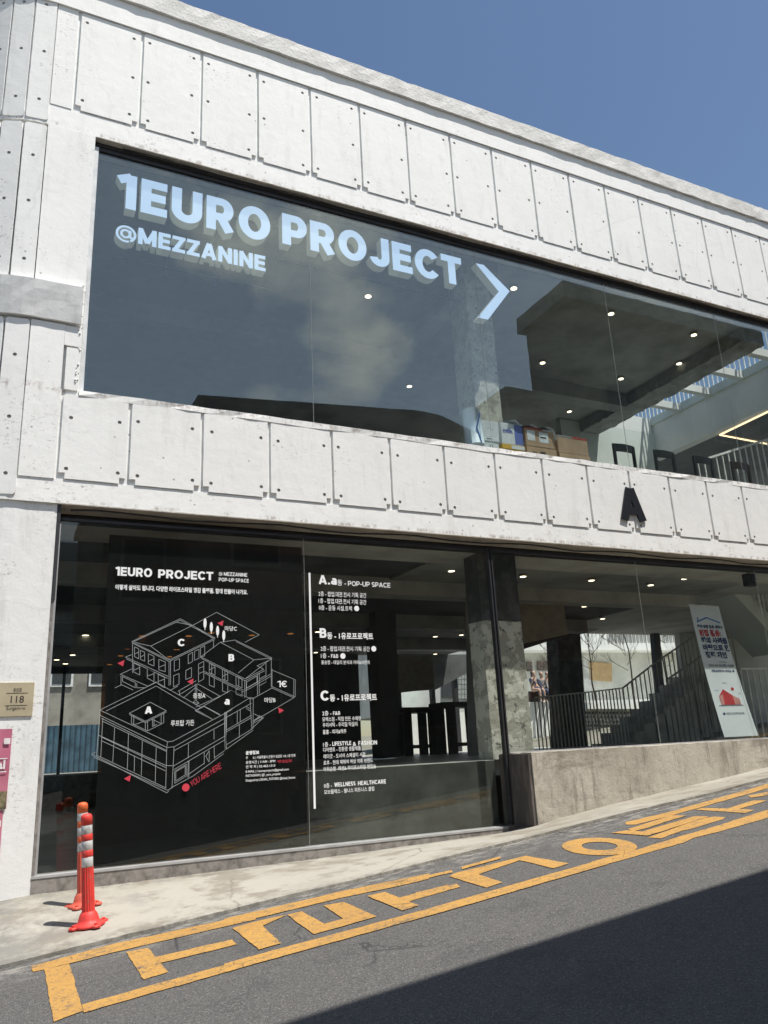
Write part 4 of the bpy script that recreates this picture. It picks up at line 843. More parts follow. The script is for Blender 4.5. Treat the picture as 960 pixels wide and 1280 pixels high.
# ---------------------------------------------------------------- bollards
def bollard(x, y, z, rot, label, tilt, cap, body):
    S = thing('traffic_bollard', (x, y, z), label, 'bollard', 'flexible bollards on the pavement')
    def lz(p, m, nm, n=24, par=S):
        mb = MB(); mb.lathe(p, (x, y, z), n); return mb.build(nm, m, par, smooth=True)
    bs = lz([(.118, 0), (.120, .010), (.112, .022), (.082, .028), (.074, .050), (.066, .078), (.054, .098), (.046, .105)], body, 'base')
    for a in (0, 90, 180, 270):
        a = math.radians(a+rot); cx_, cy_ = x+.118*math.cos(a), y+.118*math.sin(a)
        mb = MB(); mb.lathe([(.036, 0), (.036, .012), (.030, .019), (.013, .0192), (.013, .030), (.002, .031)], (cx_, cy_, z), 10); mb.build('bolt_foot', body, bs, smooth=False)
    # fluted lower body
    mb = MB(); n = 32; vs = []; fs = []
    for i, zz in enumerate((.10, .27, .415)):
        for j in range(n):
            r = (.0475 if j % 2 else .0435)-.003*i/2; t_ = 2*math.pi*j/n; vs.append((x+r*math.cos(t_), y+r*math.sin(t_), z+zz))
    for i in range(2): fs += [(i*n+j, i*n+(j+1) % n, (i+1)*n+(j+1) % n, (i+1)*n+j) for j in range(n)]
    mb.add(vs, fs); mb.build('post', body, S)
    zz = .415
    for m_, hgt in (('reflect', .072), (cap, .050), ('reflect', .068), (cap, .048), ('reflect', .066)):
        r = .0418 if m_ == 'reflect' else .0425
        lz([(r-.002, zz), (r, zz+.003), (r, zz+hgt-.003), (r-.002, zz+hgt)], m_, 'reflective_band' if m_ == 'reflect' else 'red_band'); zz += hgt
    lz([(.0425, zz), (.0425, zz+.055), (.040, zz+.068), (.030, zz+.078), (.014, zz+.083), (.002, zz+.084)], cap, 'cap')
    S.rotation_euler = tilt
    return S
bx, by = .838, -1.03
b1 = bollard(bx, by, pave_z(bx, by)-.002, 20, 'red and silver striped flexible bollard standing nearer the road', (math.radians(.5), math.radians(-4.3), 0), 'bollard_red', 'bollard_red')
b2 = bollard(.852, -.50, pave_z(.852, -.5)-.002, 60, 'faded orange topped striped bollard behind the red one beside the window', (0, math.radians(-3.6), 0), 'bollard_orange', 'bollard_body')

# ---------------------------------------------------------------- interior: structure
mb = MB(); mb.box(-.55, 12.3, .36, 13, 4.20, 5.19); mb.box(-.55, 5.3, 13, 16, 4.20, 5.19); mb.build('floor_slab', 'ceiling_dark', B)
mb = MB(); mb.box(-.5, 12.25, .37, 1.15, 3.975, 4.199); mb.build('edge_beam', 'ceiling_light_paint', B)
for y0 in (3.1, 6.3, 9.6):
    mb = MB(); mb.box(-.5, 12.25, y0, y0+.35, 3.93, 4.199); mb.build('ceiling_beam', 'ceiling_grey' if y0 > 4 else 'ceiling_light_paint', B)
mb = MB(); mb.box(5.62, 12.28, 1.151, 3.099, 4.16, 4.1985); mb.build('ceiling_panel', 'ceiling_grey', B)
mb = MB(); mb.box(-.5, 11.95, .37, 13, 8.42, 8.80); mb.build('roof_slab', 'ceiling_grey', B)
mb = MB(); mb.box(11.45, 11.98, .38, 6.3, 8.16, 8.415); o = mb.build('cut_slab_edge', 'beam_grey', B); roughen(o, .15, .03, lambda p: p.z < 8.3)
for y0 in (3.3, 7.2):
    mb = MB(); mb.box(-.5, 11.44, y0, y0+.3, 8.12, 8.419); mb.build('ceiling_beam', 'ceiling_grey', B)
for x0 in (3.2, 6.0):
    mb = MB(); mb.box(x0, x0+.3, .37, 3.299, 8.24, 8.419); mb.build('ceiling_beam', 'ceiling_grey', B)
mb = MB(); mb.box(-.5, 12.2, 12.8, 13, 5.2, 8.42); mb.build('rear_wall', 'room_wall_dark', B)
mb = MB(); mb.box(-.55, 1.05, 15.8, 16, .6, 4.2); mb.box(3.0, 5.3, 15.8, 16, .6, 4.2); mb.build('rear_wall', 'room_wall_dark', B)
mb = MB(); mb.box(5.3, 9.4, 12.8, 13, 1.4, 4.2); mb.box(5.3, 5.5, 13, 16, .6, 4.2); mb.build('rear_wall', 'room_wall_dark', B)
mb = MB(); mb.box(5.585, 6.19, .50, .82, 4.0-.9, 4.199); mb.build('column', 'darkpaint', B)
mb = MB(); mb.box(5.585, 6.19, .50, .82, 1.407, 3.098); o = mb.build('column', 'plaster', B); roughen(o, .1, .008)
mb = MB(); mb.box(5.85, 6.28, .60, 1.05, 5.192, 8.419); o = mb.build('column', 'plaster_light', B); roughen(o, .12, .010)
# mullion in the rear glazing of the left room
mb = MB(); mb.box(1.85, 1.93, 15.82, 15.9, .6, 4.2); mb.box(1.06, 2.99, 15.82, 15.88, 4.0, 4.19); mb.build('rear_mullion', 'steel', B)
# middle room rear glazing bars
for px_ in (500, 543, 572, 599):
    p_ = aY(px_, 900, 12.85); mb = MB(); mb.box(p_.x-.06, p_.x+.06, 12.8, 12.95, 1.41, 4.19); mb.build('rear_mullion', 'steel', B)
mb = MB(); pxprism(mb, [(498, 818), (601, 818), (601, 832), (545, 862), (498, 865)], 12.7, .08); mb.build('rear_header', 'ceiling_dark', B)
mb = MB(); pxprism(mb, [(594, 735), (604, 738), (604, 944), (598, 944)], 2.4, .3); mb.build('column', 'ceiling_grey', B)
mb = MB(); pxprism(mb, [(466, 712), (493, 716), (500, 946), (480, 948)], 6.0, .5); mb.build('column', 'room_wall_dark', B)
# hanging beige panels
mb = MB(); pxprism(mb, [(648, 741), (703, 742), (710, 793), (651, 805)], 3.6, .06); mb.build('hanging_panel', 'beige_panel', B)
mb = MB(); pxprism(mb, [(497, 822), (540, 821), (543, 861), (499, 866)], 8.5, .06); mb.build('hanging_panel', 'beige_panel', B)
mb = MB(); pxprism(mb, [(583, 735), (592, 735), (592, 790), (583, 790)], 4.2, .06); mb.build('hanging_panel', 'beige_panel', B)
# rear frame towards the courtyard
for q_ in ([(697, 793), (725, 788), (735, 936), (704, 936)],):
    mb = MB(); pxprism(mb, q_, 9.0, .5); mb.build('column', 'darkpaint', B)
for q_, nm in (([(815, 770), (822, 770), (838, 936), (829, 936)], 'rear_mullion'), ([(846, 770), (852, 769), (862, 850), (857, 850)], 'rear_mullion')):
    mb = MB(); pxprism(mb, q_, 8.6, .15); mb.build(nm, 'steel', B)
mb = MB(); pxprism(mb, [(650, 806), (700, 791), (847, 766), (847, 771), (700, 797), (650, 813)], 8.7, .2); mb.build('rear_header', 'steel', B)
mb = MB(); pxprism(mb, [(847, 767), (868, 757), (868, 800), (863, 860), (856, 860)], 8.4, .2); mb.build('rear_wall', 'grey_render', B)
# pale wall over the stairs and the big dark side wall
mb = MB(); pxprism(mb, [(735, 790), (735, 765), (850, 742), (872, 760), (900, 800), (870, 775), (847, 767)], 8.2, .1); mb.build('stair_wall', 'courtyard_wall', B)
mb = MB(); pxprism(mb, [(868, 740), (1100, 700), (1100, 935), (868, 935)], 8.6, .2); mb.build('side_wall', 'grey_render', B)
# ---------------------------------------------------------------- the open well with skylight on the right, upper floor
mb = MB(); mb.box(12.31, 22.0, .36, 8.9, 4.3, 5.17); mb.build('floor_slab', 'ceiling_light_paint', B); mb = MB(); mb.box(10.5, 13.65, 1.3, 8.6, 5.192, 5.20); mb.build('bounce_floor', 'courtyard_wall', B); mb = MB(); mb.box(12.91, 22, .36, 13, 1.22, 1.403); mb.build('ground_floor', 'floor_grey', B)  # thin pale layer over the slab is unseen, added to bounce light up the well
mb = MB(); mb.box(13.66, 13.9, .5, 4.95, 7.80, 8.60); mb.build('well_wall', 'courtyard_white', B)
mb = MB(); mb.box(13.6, 13.93, .5, 4.95, 8.602, 8.78); mb.build('well_kerb', 'mint_wall', B); mb = MB(); mb.box(12.0, 13.598, 4.80, 4.95, 8.402, 8.78); mb.build('well_kerb', 'courtyard_white', B)
mb = MB(); mb.box(10.9, 13.655, 4.80, 4.95, 5.21, 8.40); mb.build('well_wall', 'mint_wall', B)
mb = MB(); mb.box(13.9, 19, .5, 8, 7.80, 8.0); mb.build('terrace_ceiling', 'ceiling_dark', B)
for i in range(5):
    y0 = .40+.86*i+.0; mb = MB(); mb.box(11.97, 13.6, y0, y0+.13, 8.60, 8.76); mb.build('skylight_joist', 'courtyard_white', B)
RL = thing('roof_railing', (13.75, .6, 8.78), 'white barred roof railing seen above the skylight joists through the upper window', 'railing')
barm = MB(); barm.box(-.012, .012, -.012, .012, 0, 1.25); br = barm.build('bar', 'rail_white', RL, origin=(0, 0, 0)); br.location = (0, 0, 0)
for i in range(1, 46): inst(br, 'bar', RL, (13.75, .6+i*.12, 8.78))
mb = MB(); mb.box(13.72, 13.78, .55, 6.1, 10.03, 10.07); mb.build('top_rail', 'rail_white', RL)
# LED strip on the terrace ceiling
mb = MB()
pA, pB, pC = aZ(965, 512.5, 7.785), aZ(900, 543.7, 7.785), aZ(965, 556, 7.785)
mb.bar(pA, pB, .035, .02); mb.bar(pB, pC, .035, .02)
tag(mb.build('led_strip', 'led'), 'bent warm glowing strip light under the dark ceiling at the upper right', 'strip light')
UR = thing('stair_railing', tuple(aY(880, 590, 2.2)), 'pale barred stair railing behind the chairs at the right end of the upper window', 'railing')
p0, p1 = aY(872, 577, 2.2), aY(985, 541, 2.2)
mb = MB(); mb.bar(p0, p1, .04); mb.build('top_rail', 'rail_steel', UR)
n = 17
for i in range(n):
    p = p0.lerp(p1, i/(n-1)); mb = MB(); mb.box(p.x-.011, p.x+.011, 2.19, 2.21, 5.2, p.z-.02); mb.build('bar', 'rail_steel', UR)
# ---------------------------------------------------------------- things behind the upper window
UF = 5.295
mb = MB(); mb.box(7.95, 12.0, .55, .80, 5.40, 5.445); W_ = MB(); 
DT = thing('long_counter', (9.9, .7, 5.192), 'long low black counter behind the upper window in front of the chairs', 'counter')
mb.build('counter_top', 'black_wood', DT); mb = MB(); mb.box(7.97, 11.98, .57, .60, 5.192, 5.399); mb.build('front_board', 'black_wood', DT)
def chair(x0, m, label):
    S = thing('wooden_chair', (x0+.2, 1.1, 5.192), label, 'chair', 'chairs behind the upper window')
    y = 1.0; z = 5.192
    for xx in (x0, x0+.40):
        mb = MB(); mb.bar((xx, y, z), (xx, y-.01, z+.88), .04); mb.build('rear_post', m, S)
        mb = MB(); mb.bar((xx, y+.40, z), (xx, y+.38, z+.44), .04); mb.build('leg', m, S)
    mb = MB(); pts = [(x0-.02+.44*i/6, y-.012-.03*math.sin(math.pi*i/6), 0) for i in range(7)]
    for a, b in zip(pts[:-1], pts[1:]): mb.prism([(a[0], a[1], z+.77), (b[0], b[1], z+.77), (b[0], b[1], z+.90), (a[0], a[1], z+.90)], (0, .022, 0))
    mb.build('backrest', m, S)
    mb = MB(); mb.box(x0-.01, x0+.41, y+.02, y+.42, z+.44, z+.48); mb.build('seat', m, S)
    return S
for xx, m_, lb in ((8.68, 'black_wood', 'dark wooden chair nearest the cardboard boxes'), (9.55, 'black_wood', 'second dark wooden chair along from the cardboard boxes'), (10.43, 'black_wood', 'third dark wooden chair, above the right side of the letter A'), (11.33, 'brown_wood', 'reddish brown wooden chair standing against the pale stair railing')): chair(xx, m_, lb)
def carton(x0, x1, y0, y1, z0, z1, m, label, deco=None, lid=True):
    S = thing('cardboard_box', ((x0+x1)/2, (y0+y1)/2, z0), label, 'box', 'boxes stacked behind the upper window')
    mb = MB(); mb.box(x0, x1, y0, y1, z0, z1-.01); mb.build('carton', m, S, bevel=.006)
    mb = MB(); mb.box(x0+.004, (x0+x1)/2-.002, y0+.004, y1-.004, z1-.009, z1-.002); mb.box((x0+x1)/2+.002, x1-.004, y0+.004, y1-.004, z1-.009, z1-.002); mb.build('lid_flap', m, S)
    if deco:
        for nm, mm, a, b, c, d in deco:
            mb = MB(); w_, h_ = x1-x0, z1-z0; mb.box(x0+w_*a, x0+w_*b, y0-.0024, y0-.0008, z0+h_*c, z0+h_*d); mb.build(nm, mm, S)
    return S
fr = [('printed_mark', 'print_dark', .20, .235, .30, .75), ('printed_mark', 'print_dark', .27, .305, .30, .75), ('printed_mark', 'print_dark', .44, .62, .52, .78), ('printed_mark', 'print_dark', .52, .545, .25, .52), ('printed_mark', 'print_dark', .47, .60, .21, .26), ('printed_mark', 'print_dark', .76, .80, .30, .55), ('printed_mark', 'print_dark', .73, .83, .60, .64)]
BZ = 5.34
carton(5.80, 6.08, .46, .72, BZ, BZ+.23, 'box_white', 'pale grey box at the foot of the left stack beside the rolled poster', [('printed_line', 'print_grey', .45, .50, .3, .8), ('printed_line', 'print_grey', .60, .65, .3, .8)])
carton(5.79, 6.09, .45, .73, BZ+.232, BZ+.30, 'box_white', 'thin pale box lying between the two white boxes of the left stack', [('printed_line', 'print_grey', .3, .6, .4, .6)])
carton(5.80, 6.10, .46, .72, BZ+.302, BZ+.54, 'box_white', 'plain white box on top of the left stack beside the concrete column', [('printed_line', 'print_grey', .4, .44, .5, .56), ('printed_line', 'print_grey', .62, .68, .45, .49)])
carton(6.14, 6.50, .46, .74, BZ-.02, BZ+.15, 'box_yellow', 'small yellow and white printed box under the white and blue box', [('printed_panel', 'box_white', .03, .55, .1, .9)])
carton(6.13, 6.51, .45, .74, BZ+.152, BZ+.225, 'box_yellow', 'flat yellow and white carton sandwiched under the white and blue box', [('printed_panel', 'box_white', .4, .98, .15, .85)])
bx_ = carton(6.14, 6.50, .46, .74, BZ+.227, BZ+.55, 'box_white', 'white and blue printed box on top of the middle stack', [('printed_panel', 'box_blue', .62, .998, .04, .96), ('printed_line', 'box_blue', .10, .50, .62, .66)])
vs, fs, wid = text2d('milk', .03); mb = MB(); s_ = .17/wid; mb.add([(6.17+v[0]*s_, .4572, BZ+.40+v[1]*s_) for v in vs], fs); mb.build('text_line', 'box_blue', bx_)
carton(6.55, 7.07, .46, .86, BZ-.05, BZ+.25, 'cardboard', 'brown cardboard box with fragile symbols, lower left of the brown pair', fr)
carton(6.55, 7.06, .46, .86, BZ+.252, BZ+.54, 'cardboard', 'brown cardboard box with white labels and red tape, upper left of the brown pair', [('label', 'box_white', .06, .32, .30, .82), ('label', 'box_white', .46, .78, .25, .80), ('printed_line', 'box_blue', .50, .70, .48, .56), ('tape', 'tape_red', .0, .6, .90, .99), ('tape', 'plastic_sheet', .6, .98, .90, .98)])
carton(7.12, 7.68, .46, .86, BZ-.07, BZ+.22, 'cardboard', 'brown cardboard box with fragile symbols, lower right of the brown pair', fr)
carton(7.12, 7.67, .47, .86, BZ+.222, BZ+.50, 'cardboard', 'plain brown cardboard box with red taped top, upper right of the brown pair', [('tape', 'tape_red', .5, .99, .86, .98), ('tape', 'print_grey', .02, .5, .88, .96)])
# clear sheet draped over the stacks
mb = MB(); n = 16; vs = []
for i in range(n+1):
    x_ = 6.28+.80*i/n
    for j, yy in enumerate((.42, .6, .8)):
        z_ = BZ+.585+.018*math.sin(i*1.1+j)-(.03 if j == 0 else 0)+(.03 if i < 3 else 0)-(.14 if i == n else 0)
        vs.append((x_, yy, z_))
mb.add(vs, [(i*3+j, (i+1)*3+j, (i+1)*3+j+1, i*3+j+1) for i in range(n) for j in range(2)]); mb.add([v-Vector((0, 0, .006)) for v in mb.v[:]], [tuple(reversed(f)) for f in mb.f[:]])
tag(mb.build('plastic_sheet', 'plastic_sheet', smooth=True), 'crumpled pale plastic sheet draped over the boxes behind the upper window', 'plastic sheet')
S = thing('rolled_poster', (5.62, .5, 5.30), 'pale blue rolled poster with a darker zigzag line standing beside the boxes', 'poster')
p0, p1 = aY(594, 557, .36), aY(588, 513, .36)
mb = MB(); mb.tube([p0, p0.lerp(p1, .5), p1], [.13, .125, .12], 18); mb.build('roll', 'poster_blue', S, smooth=True)
mb = MB(); zz = [(600, 516), (596, 534), (602, 553)]
pp = [aY(x_, y_, .232) for x_, y_ in zz]; mb.bar(pp[0], pp[1], .018, .006); mb.bar(pp[1], pp[2], .018, .006); mb.build('printed_stripe', 'poster_stripe', S)
# ---------------------------------------------------------------- downlights
def lamp(p, label, grp, r=.055, hang=0, far=False):
    p = Vector(p); S = thing('ceiling_light', tuple(p), label, 'ceiling light', grp)
    mb = MB(); mb.lathe([(r*1.25, 0), (r*1.25, -.030), (r, -.034), (r*.98, -.020)], p, 16); mb.build('housing', 'lampring', S)
    mb = MB(); mb.lathe([(r*.9, -.036), (r*.9, -.042)], p, 16); mb.build('bulb', 'lamp', S)
for i, (p, lb) in enumerate([((763.5, 390), 'round ceiling light beside the first glass joint right of the arrow'), ((867, 416.5), 'front ceiling light near the right end of the upper window'), ((642, 358), 'round ceiling light shining just right of the arrow sign'),
        ((678, 451.5), 'ceiling light behind the upper window above the blue and white boxes'), ((848.5, 452.5), 'ceiling light close to the cut slab edge by the skylight'), ((776, 471.5), 'ceiling light hanging above the cardboard boxes to the right'), ((460, 368), 'lone ceiling light under the letter E of the project sign')]):
    lamp(aZ(*p, 8.415), lb, 'ceiling lights of the upper floor')
lamp(aZ(711.5, 512.5, 8.1), 'spotlight on a dark bracket above the brown boxes', 'ceiling lights of the upper floor', .05)
lamp(aZ(511.5, 481, 8.415), 'low dim ceiling light left of the concrete column upstairs', 'ceiling lights of the upper floor')
LZ = 4.195
for p, lb in [((107, 792), 'highest light of the cluster left of the dark window film'), ((85, 799.5), 'left light of the upper pair beside the white pier'), ((96, 808), 'light in the middle of the cluster left of the window film'), ((91, 817), 'light just below the middle of the cluster left of the film'),
              ((71, 823), 'light nearest the window frame at the corner pier'), ((82, 828), 'lowest and faintest light of the cluster left of the film')]:
    lamp(aZ(*p, LZ), lb, 'ceiling lights of the left room', .07)
for p, lb in [((178, 793), 'dim orange light on the upper left roof edge of map house C'), ((236, 793), 'dim orange light on the map roof just right of letter C'), ((221, 810), 'dim orange light just under letter C of the map'), ((212, 819), 'dim orange light at the front corner of the map roof C'),
              ((151, 818), 'dim orange light left of map house C, above the red marker'), ((137, 829), 'leftmost dim orange light behind the window film'), ((160, 809), 'faint orange light between the red marker and roof C'), ((264, 789), 'dim orange light among the white map trees'),
              ((315, 792), 'dim orange light right of the outlined yard on the map'), ((363, 790), 'lone dim orange light near the right edge of the film')]:
    lamp(aZ(*p, LZ), lb, 'ceiling lights behind the film', .075)
for p, lb in [((565.7, 699.5), 'front ceiling light left of the concrete column on the lower floor'), ((564, 711), 'second ceiling light left of the concrete column on the lower floor'), ((514, 733), 'ceiling light right of the words pop-up space'), ((575, 737), 'ceiling light close to the grey column on the lower floor')]:
    lamp(aZ(*p, LZ if p[1] < 730 else 4.195), lb, 'ceiling lights of the middle room', .055)
for p, lb in [((522, 777.6), 'left light of the nearest pair above the black tables'), ((573, 779), 'right light of the nearest pair, beside the grey column'), ((544, 794), 'light midway between the pairs above the black tables'), ((576.6, 792), 'second light down along the grey column'),
              ((513, 803), 'leftmost far light above the left black table'), ((524, 806), 'far light just right of the leftmost above the left table'), ((578, 807), 'third light down along the grey column'), ((544, 816), 'left one of the two farthest lights above the tables'), ((551.5, 818.6), 'right one of the two farthest lights above the tables')]:
    lamp(aZ(*p, LZ), lb, 'far ceiling lights of the middle room', .06)
for p, lb in [((423.5, 766.6), 'upper light under the first text block of the directory'), ((426, 775.5), 'lower light under the first text block of the directory'), ((397, 788), 'light touching the letter B of the directory'), ((420.6, 805), 'light between the letter B heading and its list'),
              ((394.6, 814), 'faint light just right of the white vertical line'), ((443.7, 823.8), 'light behind the third line under the letter B')]:
    lamp(aZ(*p, LZ), lb, 'ceiling lights behind the directory', .06)
for p, lb in [((653.6, 718), 'ceiling light just right of the concrete column'), ((739, 723), 'bright hanging ceiling light left of the middle of the right lower window'), ((813, 729), 'ceiling light left of the one nearest the banner'), ((855, 721), 'ceiling light above the tall white and blue banner'), ((744, 748), 'right light of the pair over the beige hanging panel'), ((730, 756), 'left light of the pair over the beige hanging panel')]:
    lamp(aZ(*p, 4.158 if p[1] < 745 else LZ), lb, 'ceiling lights of the right room', .055)
for p, lb in [((753, 771.5), 'far ceiling light right of the dark courtyard column'), ((712, 781), 'far ceiling light straight above the dark courtyard column')]: lamp(aZ(*p, LZ), lb, 'far ceiling lights of the right room', .06)
# ---------------------------------------------------------------- black tables in the middle room
def table(pts, Y, label):
    (xl, yt), (xr, yt2), yb = pts
    a = aY(xl, yt, Y); b = aY(xr, yt2, Y); F = 1.407; t_ = .10
    S = thing('bar_table', ((a.x+b.x)/2, Y+.3, F), label, 'table', 'black tables in the middle room')
    mb = MB(); mb.box(a.x, b.x, Y, Y+.7, a.z-.12, a.z); mb.build('table_top', 'black_wood', S)
    for xx, yy in ((a.x+.12, Y+.05), (b.x-.30, Y+.05), (a.x+.12, Y+.55), (b.x-.30, Y+.55)):
        mb = MB(); mb.box(xx, xx+.2, yy, yy+.1, F, a.z-.121); mb.build('leg', 'black_wood', S)
    mb = MB(); mb.box(a.x+.32, b.x-.30, Y+.06, Y+.12, F+.16, F+.24); mb.build('foot_rail', 'black_wood', S)
table(((500, 884.5), (551, 885.5), 943), 9.0, 'left black table standing in front of the bright rear windows')
table(((554.5, 877.5), (612, 874), 943), 7.8, 'right black table partly hidden by the grey column')
# ---------------------------------------------------------------- things behind the rear windows
FB = thing('rear_house', (2.2, 24, 0), 'beige rendered house beyond the rear window of the left room', 'house')
mb = MB(); mb.box(-2, 7, 24, 30, -.2, 9); mb.build('wall', 'beige_render', FB)
for x0, z0 in ((2.05, 4.35), (3.4, 4.35), (.6, 4.35)):
    mb = MB(); mb.box(x0, x0+.8, 23.93, 24.02, z0, z0+1.0); f_ = mb.build('window', 'white_trim', FB); mb = MB(); mb.box(x0+.08, x0+.72, 23.91, 23.928, z0+.1, z0+.9); mb.build('pane', 'window_dark', f_)
BF = thing('blue_fence', (2.2, 20, .3), 'blue corrugated sheet fence beyond the rear window of the left room', 'fence')
for i in range(28):
    x0 = .4+i*.16; mb = MB(); mb.prism([(x0, 20, .3), (x0+.05, 19.96, .3), (x0+.11, 19.96, .3), (x0+.158, 20, .3)], (0, 0, 2.5)); mb.build('sheet_rib', 'blue_sheet', BF)
TC = MB(); TC.tube([(2.72, 18.2, .55), (2.72, 18.2, 1.35)], [.13, .09], 10); TC.lathe([(.24, 0), (.22, .06), (.1, .1)], (2.72, 18.2, .48), 12); tag(TC.build('traffic_post', 'bollard_red'), 'red plastic post in the yard beyond the rear window of the left room', 'post')
mb = MB(); mb.box(-.5, 30, 13.05, 60, .30, 1.36); yd = mb.build('courtyard_paving', 'pave'); yd['kind'] = 'structure'
# courtyard buildings
CBk = thing('courtyard_building', (17, 24, 1.3), 'white courtyard building with a barred upper balcony seen through the right lower window', 'building')
CY = 21.0
def cpx(mb, pts, Y, d): return pxprism(mb, pts, Y, d)
mb = MB(); cpx(mb, [(640, 812), (905, 812), (905, 950), (640, 950)], CY, .4); mb.build('wall', 'courtyard_wall', CBk)
mb = MB(); cpx(mb, [(640, 805), (905, 803), (905, 812.5), (640, 812.5)], CY-1.0, 1.0); mb.build('balcony_slab', 'courtyard_white', CBk)
mb = MB(); cpx(mb, [(640, 740), (905, 740), (905, 812), (640, 812)], CY+1.5, .4); mb.build('wall', 'courtyard_white', CBk)
mb = MB(); cpx(mb, [(764, 770), (850, 768), (850, 806), (764, 807)], CY+1.35, .1); mb.build('shadowed_door', 'grey_render', CBk)
mb = MB(); cpx(mb, [(763, 786), (905, 790), (905, 808), (763, 807)], CY-.9, .05); mb.build('balcony_panel', 'stair_concrete', CBk)
for i in range(44):
    px_ = 655+i*4.6; a = aY(px_, 806, CY-1.0); mb = MB(); mb.box(a.x-.018, a.x+.018, CY-1.0, CY-.96, a.z, a.z+1.25); mb.build('balcony_bar', 'rail_dark' if px_ > 760 else 'rail_steel', CBk)
mb = MB(); a = aY(652, 806, CY-1.0); b = aY(860, 806, CY-1.0); mb.box(a.x, b.x, CY-1.01, CY-.95, a.z+1.25, a.z+1.31); mb.build('balcony_rail', 'rail_steel', CBk)
mb = MB(); cpx(mb, [(729, 819), (737, 819), (741, 900), (732, 900)], CY-.06, .05); mb.build('door', 'stair_concrete', CBk)
mb = MB(); cpx(mb, [(736, 827), (765, 829), (765, 852), (738, 850)], CY-.08, .04); tag(mb.build('notice_board', 'board_tan'), 'tan notice board hung on the pale courtyard wall', 'board')
mb = MB(); cpx(mb, [(672, 826), (695, 827), (695, 838), (672, 838)], CY-.08, .04); tag(mb.build('wall_poster', 'poster_mixed'), 'wide dark poster on the courtyard wall above the seated people', 'poster')
mb = MB(); cpx(mb, [(658, 827), (665, 827), (666, 839), (659, 839)], CY-.08, .04); tag(mb.build('wall_poster', 'poster_mixed'), 'small narrow poster on the courtyard wall left of the wide one', 'poster')
# raised terrace with planting wall
TZ = aY(700, 868, 18.5).z
mb = MB(); a = aY(640, 878, 18.5); b = aY(905, 878, 18.5); mb.box(a.x, b.x, 18.5, CY, 1.3, a.z); tz = a.z; te = mb.build('terrace', 'courtyard_white'); te['kind'] = 'structure'
mb = MB(); cpx(mb, [(663, 864), (700, 866), (700, 890), (663, 890)], 18.6, .6); st = mb.build('stone_bench', 'brown_wood'); tag(st, 'low dark ledge the three people sit on in the courtyard', 'bench')
HW = thing('stone_wall', (aY(760, 900, 17.5).x, 17.5, 1.3), 'low rubble stone wall in the courtyard under a white ledge', 'wall')
rnd = random.Random(3)
for r_ in range(5):
    for c_ in range(34):
        px_ = 733+c_*4.4+(r_ % 2)*2; py_ = 891+r_*5.2
        a = aY(px_+rnd.uniform(-.4, .4), py_, 17.4); w_ = .055+rnd.uniform(-.008, .01)
        mb = MB(); mb.lathe([(w_*.6, -.05), (w_, -.02), (w_*.95, .03), (w_*.4, .052)], (a.x, 17.42, a.z), 6); mb.build('stone', 'stone_dark', HW)
mb = MB(); cpx(mb, [(733, 878), (880, 879), (880, 886), (733, 886)], 17.3, .5); mb.build('ledge', 'courtyard_white', HW)
mb = MB(); cpx(mb, [(733, 886), (880, 886), (880, 935), (733, 935)], 17.6, .3); mb.build('backing', 'stair_concrete', HW)
# white wall beyond the middle rear glazing, and tiled house above it
W2 = MB(); cpx(W2, [(495, 889), (610, 891), (610, 942), (495, 942)], 17.0, .3); tag(W2.build('garden_wall', 'courtyard_white'), 'low sunlit white wall beyond the black tables', 'wall')
H2 = thing('tiled_house', (16, 26, 1), 'grey tiled house beyond the rear windows of the middle room', 'house')
mb = MB(); cpx(mb, [(480, 800), (625, 800), (625, 895), (480, 895)], 26, 4); mb.build('wall', 'grey_render', H2)
for i in range(7):
    for j in range(8):
        mb = MB(); x_, y_ = 573+i*4, 826+j*6; cpx(mb, [(x_, y_), (x_+3.5, y_), (x_+3.5, y_+5.3), (x_, y_+5.3)], 25.95, .045); mb.build('tile', 'tile_grey', H2)
mb = MB(); cpx(mb, [(553, 829), (569, 828), (569, 872), (553, 872)], 25.9, .06); mb.build('window', 'window_dark', H2)
mb = MB(); cpx(mb, [(500, 862), (523, 864), (523, 884), (500, 884)], 25.9, .06); mb.build('window', 'mint_wall', H2)
# ---------------------------------------------------------------- railings and stairs in the passage
RY = 7.0
def railing(name, label, top, bot, Y, nb, m, extra=None, w_=.011):
    """top, bot: picture polylines of the top rail and of the bar feet"""
    S = thing(name, tuple(aY(*bot[0], Y)), label, 'railing')
    T_ = [aY(x_, y_, Y) for x_, y_ in top]; Bt_ = [aY(x_, y_, Y) for x_, y_ in bot]
    mb = MB()
    for a, b in zip(T_[:-1], T_[1:]): mb.bar(a, b, .045, .03)
    mb.build('top_rail', m, S)
    def zat(P, x_):
        for a, b in zip(P[:-1], P[1:]):
            if a.x <= x_ <= b.x or b is P[-1]: return a.z+(b.z-a.z)*(x_-a.x)/(b.x-a.x)
        return P[0].z
    x0, x1 = T_[0].x, T_[-1].x
    for i in range(nb):
        xx = x0+(x1-x0)*i/(nb-1); mb = MB(); mb.box(xx-w_, xx+w_, Y-.011, Y+.011, zat(Bt_, xx), zat(T_, xx)-.012); mb.build('bar', m, S)
    return S
railing('steel_railing', 'grey barred railing in front of the courtyard behind the right lower window', [(668, 872), (737, 865), (778, 860)], [(668, 937), (778, 937)], RY, 26, 'rail_steel')
railing('stair_railing', 'barred railing climbing beside the courtyard stairs', [(778.5, 860), (817, 830), (866, 796), (905, 770)], [(778.5, 932), (800, 912), (866, 862), (905, 835)], RY, 27, 'rail_dark')
railing('stair_railing', 'second barred railing low on the near side of the courtyard stairs', [(833, 850), (876, 821), (915, 795)], [(833, 935), (915, 935)], 5.0, 16, 'rail_dark')
